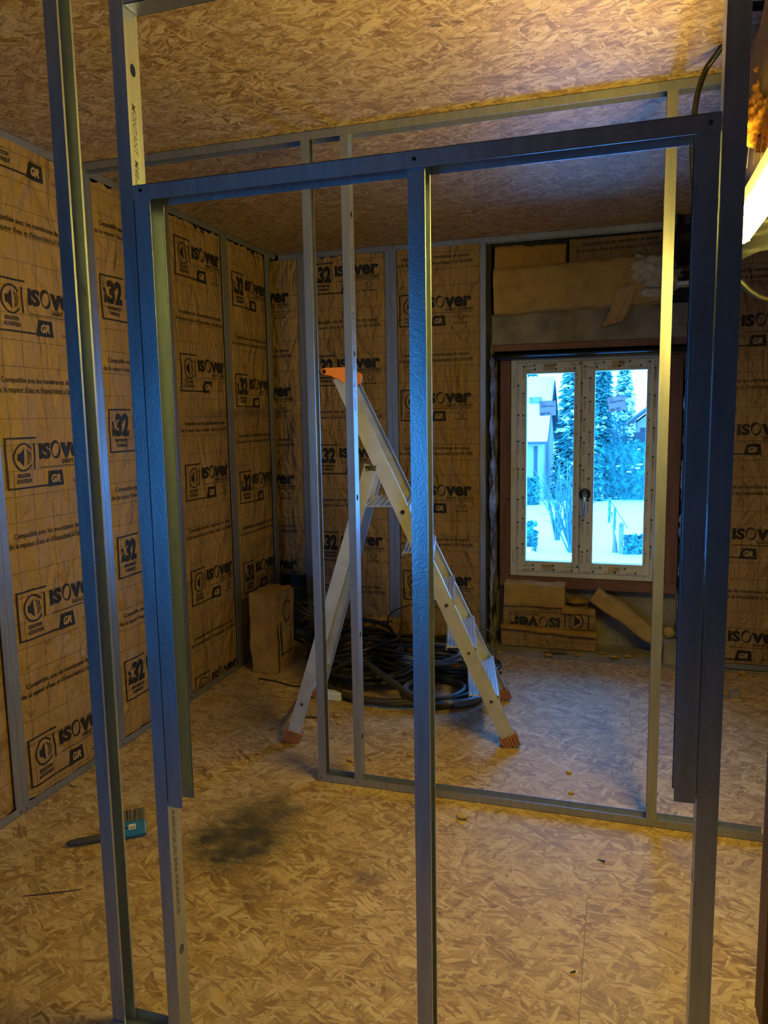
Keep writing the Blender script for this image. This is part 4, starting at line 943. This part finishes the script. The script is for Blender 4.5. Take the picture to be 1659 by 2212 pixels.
for i, (x, y, r, lb) in enumerate(((1.74, 4.50, .022, 'wool scrap on the concrete strip in front of the kraft pile'), (1.90, 4.55, .020, 'wool scrap on the concrete strip right of the dark splinter'), (2.12, 4.56, .025, 'largest wool scrap on the concrete strip, below the slanting batt'), (2.20, 4.60, .02, 'wool scrap at the lower end of the slanting batt'), (2.05, 4.62, .018, 'wool scrap at the right end of the kraft pile'),
     (2.80, 4.44, .022, 'wool scrap on the floor below the far right kraft batt, middle one'), (2.95, 4.45, .02, 'wool scrap at the right edge below the far right kraft batt'), (2.70, 4.45, .016, 'wool scrap below the far right kraft batt, left one'), (1.44, 4.48, .016, 'wool scrap at the foot of the stud left of the window'))):
    scrap((x, y), r, lb, 'wool scraps by the back wall', 'wool', i=i+16)
thing('bark_splinter', MB().tube([(.62, 3.22, .004), (.70, 3.25, .006), (.755, 3.25, .004)], [.004, .007, .003], 6), MT['dark'], (.69, 3.24, 0), 'thin dark splinter on the floor left of the ladder rear foot', 'splinter')
thing('bark_splinter', MB().tube([(1.70, 4.56, .002), (1.76, 4.55, .006), (1.84, 4.57, .002)], [.004, .006, .003], 6), MT['dark'], (1.76, 4.56, 0), 'dark splinter on the concrete strip below the window', 'splinter')
thing('bark_splinter', MB().tube([(2.0+.025, 1.862, .002), (2.038, 1.87, .003)], [.0012, .003], 6), MT['dark'], (2.03, 1.87, 0), 'small dark crumb on the front floor left of the right stud', 'splinter')
thing('bark_splinter', MB().tube([(.375, 1.72, .002), (.45, 1.755, .003), (.53, 1.80, .002)], [.0012, .0018, .0012], 6), MT['dark'], (.45, 1.76, 0), 'long thin twig on the front floor at the left', 'splinter')

# ------------------------------------------------------------------ outside
def gz(x, y): return -3.0+.25*noise.noise(Vector((x*.2, y*.15, 0)))
gd = struct('ground', MB().grid(lambda u, v: (-30+60*u, 6+64*v, gz(-30+60*u, 6+64*v)+(0 if v < .5 else 0)), 60, 60), MT['snow'], smooth=True)
hs = empty('house', (-4.6, 41, -3), 'pale house with a thick snow-covered roof, outside the left pane', 'building')
part('wall', MB().box(-9, -1.50, 38.0, 44.5, -3.2, .15), MT['render_'], hs)
part('gable', MB().prism([(38.0, .15), (44.5, .15), (41.2, 3.0)], 'x', -1.62, -1.50), MT['render_'], hs)
part('roof', MB().prism([(37.4, -.02), (41.2, 3.05), (45.1, -.02), (45.1, .08), (41.2, 3.20), (37.4, .08)], 'x', -9.2, -1.18), MT['slate'], hs)
part('snow_cover', MB().prism([(37.42, .09), (41.2, 3.21), (45.0, .09), (44.9, .30), (41.2, 3.45), (37.5, .32)], 'x', -9.15, -1.22), MT['snow'], hs, bevel=.06)
part('skylight', MB().box(-2.35, -1.72, 39.4, 39.7, 2.02, 2.32), MT['stone_post'], hs)
part('shutter', MB().box(-1.93, -1.76, 37.94, 38.0, -1.9, -.15), MT['slate'], hs)
h2 = empty('house', (5, 46, -2.5), 'shaded house with a gable roof, outside the right pane', 'building')
part('wall', MB().box(3.05, 6.5, 44.5, 49, -3, .9).prism([(3.05, .9), (6.5, .9), (4.8, 2.3)], 'y', 44.5, 49), MT['render_'], h2)
part('roof', MB().prism([(2.55, .70), (4.8, 2.45), (7.0, .70), (7.0, .9), (4.8, 2.65), (2.55, .9)], 'y', 43.8, 49.5), MT['slate'], h2)
part('window', MB().box(3.25, 3.7, 44.46, 44.5, -.2, .6), MT['slate'], h2)
part('balcony', MB().box(1.9, 3.6, 43.6, 44.4, -.35, -.05).box(2.9, 3.5, 43.6, 44.4, -.05, .35), MT['slate'], h2)
def conifer(x, y, z0, h, r, seed, label, mat='conifer', n=2600, snow=40):
    rnd = random.Random(seed); e_ = empty('conifer', (x, y, z0), label, 'tree', 'snowy trees outside the window')
    part('trunk', MB().tube([(x, y, z0-.2), (x, y, z0+h)], [r*.09, .02], 8), MT['bark'], e_)
    mb = MB()
    for i in range(n):
        t = rnd.random()**1.4; z = z0+.03*h+h*.97*t; rr = r*(1-t)*(.35+.65*rnd.random())+.05; a = rnd.random()*2*PI
        c_ = Vector((x+rr*math.cos(a), y+rr*math.sin(a), z-rr*.25)); d = Vector((math.cos(a)*.9, math.sin(a)*.9, -.35)); s_ = Vector((-math.sin(a), math.cos(a), 0)); L = .22+.30*rnd.random(); w = .09+.10*rnd.random()
        up = Vector((0, 0, .06)); mb.add([c_-d*L*.4, c_+s_*w-up, c_+d*L, c_-s_*w-up, c_+up], [(0, 1, 4), (1, 2, 4), (2, 3, 4), (3, 0, 4)])
    part('foliage', mb, MT[mat], e_, kind='stuff')
    mb = MB()
    for i in range(snow):
        t = rnd.random()*.9; rr = r*(1-t)*(.7+.35*rnd.random()); a = PI+PI*rnd.random() if rnd.random() < .8 else rnd.random()*2*PI
        
        cx_, cy_, cz_ = x+rr*math.cos(a), y+rr*math.sin(a), z0+.03*h+h*.97*t-rr*.2+.1
        for k in range(5): mb.blob((cx_+rnd.gauss(0, .14), cy_+rnd.gauss(0, .08), cz_+rnd.gauss(0, .07)), .03+.08*rnd.random(), 1, .8, 3, i+k, 0, (1.4, 1, .7))
    part('snow', mb, MT['snow'], e_, kind='stuff')
conifer(.06, 40.0, -3, 11.5, 1.22, 3, 'dark snowy conifer beside the snow-roofed house', n=4200, snow=110)
conifer(1.15, 44.5, -3, 11, .72, 5, 'tall dark conifer at the left edge of the right pane', n=3200, snow=60)
conifer(-.9, 53.5, -3, 13, 1.5, 12, 'dark conifer in the gap between the snowy roof and the nearer conifer', n=2400, snow=60)
conifer(-4.2, 52, -3, 13, 1.9, 8, 'dark conifer rising behind the snow-covered roof', n=2600, snow=50)
conifer(2.4, 56, -3, 9, 1.2, 9, 'far snowy conifer behind the shaded house', n=1600, snow=200)
conifer(5.2, 58, -3, 12, 1.5, 10, 'far snowy conifer to the right behind the shaded house', n=1600, snow=200)
def hedge(x0, x1, y0, y1, z0, z1, seed, n, label, snow=0):
    rnd = random.Random(seed); e_ = empty('hedge', ((x0+x1)/2, (y0+y1)/2, z0), label, 'hedge'); mb = MB()
    mb.box(x0+.1, x1-.1, y0+.15, y1-.1, z0-.2, z1-.25)
    for i in range(n):
        c_ = Vector((rnd.uniform(x0, x1), rnd.uniform(y0, y0+.4), rnd.uniform(z0, z1-.12*rnd.random()))); 
        v1 = Vector((rnd.uniform(-1, 1), rnd.uniform(-1, 1), rnd.uniform(-1, 1))).normalized()*.12; v2 = v1.cross(Vector((rnd.random(), 1, rnd.random()))).normalized()*.06
        mb.add([c_-v1, c_+v2, c_+v1, c_-v2], [(0, 1, 2, 3)])
    part('foliage', mb, MT['hedge'], e_, kind='stuff')
    if snow:
        mb = MB()
        for i in range(snow): mb.blob((rnd.uniform(x0, x1), y0-.05, rnd.uniform(z0, z1)), .03+.07*rnd.random(), 1, .8, 3, i, 0, (1.6, .8, .6))
        part('snow', mb, MT['snow'], e_, kind='stuff')
hedge(1.18, 6.0, 41.0, 42.3, -3, .05, 4, 2600, 'broad dark hedge across the middle of the right pane', 14)
hedge(-2.6, -1.55, 36.6, 37.4, -3, -1.55, 5, 700, 'clipped dark shrub in front of the snow-roofed house')
hedge(2.35, 3.6, 24.2, 24.9, -3.1, -2.32, 6, 700, 'low dark shrub at the bottom of the right pane')
hedge(-.75, -.40, 24.3, 24.7, -3.1, -2.0, 8, 200, 'small snowy shrub at the lower left of the left pane', 6)
def bare(x, y, z0, h, seed, label, spread=.5, n=26):
    rnd = random.Random(seed); mb = MB()
    for i in range(n):
        a = rnd.uniform(0, 2*PI); k = spread*rnd.random()*h; p0 = Vector((x+rnd.uniform(-.08, .08), y+rnd.uniform(-.08, .08), z0)); p2 = Vector((x+k*math.cos(a)-.35*k, y+k*math.sin(a)*.4, z0+h*rnd.uniform(.6, 1)))
        pm_ = p0.lerp(p2, .5)+Vector((rnd.uniform(-.1, .1), 0, .15)); mb.tube(smooth_curve([p0, pm_, p2], 4), [.030*(1-j/9)+.004 for j in range(9)], 4)
        for _ in range(5):
            t = rnd.uniform(.4, 1); b0 = p0.lerp(p2, t)+Vector((0, 0, .1*(1-t))); mb.tube([b0, b0+Vector((rnd.uniform(-.5, .5), rnd.uniform(-.2, .2), rnd.uniform(.1, .6)))], [.009, .003], 4)
    thing('bare_shrub', mb, MT['bark'], (x, y, z0), label, 'shrub')
bare(.74, 24.5, -3.05, 3.1, 3, 'bare twiggy shrub standing in the snow in front of the left pane', .42, 30)
bare(.10, 27.0, -3.05, 3.0, 6, 'thin bare shrub to the left of the twiggy one in the left pane', .25, 14)
bare(2.3, 42.95, -3, 5.6, 9, 'bare branching tree above the hedge in the right pane', .14, 22)
thing('fence_post', MB().tube([(1.80, 31.5, -3.2), (1.81, 31.5, -1.95)], .055, 8), MT['bark'], (1.8, 31.5, -3), 'taller dark fence post in the snow outside the right pane', 'post', 'fence posts in the snow')
thing('fence_post', MB().tube([(2.02, 29.8, -3.2), (2.03, 29.8, -2.15)], .05, 8), MT['bark'], (2.02, 29.8, -3), 'shorter dark fence post beside the taller one in the snow', 'post', 'fence posts in the snow')
thing('leaning_stake', MB().tube([(1.85, 31.4, -2.1), (2.35, 30.4, -2.75), (2.55, 30.0, -3.05)], .02, 6), MT['bark'], (2.2, 31, -3), 'thin stake leaning away from the taller fence post', 'stake')
thing('plank_post', MB().box(2.17, 2.32, 24.3, 24.38, -3.1, -2.02).blob((2.245, 24.34, -2.02), .075, 2, .1, 2, 1), MT['stone_post'], (2.24, 24.3, -3), 'pale round-topped post at the bottom of the right pane', 'post')
thing('tree_stump_trunk', MB().tube(smooth_curve([(2.06, 24.6, -3.1), (2.06, 24.6, -2.6), (1.98, 24.8, -2.1), (1.94, 24.9, -1.7)]), [.11-.005*j for j in range(31)], 8), MT['stone_post'], (2.05, 24.6, -3), 'greyish slender trunk left of the pale post outside', 'trunk', smooth=True)
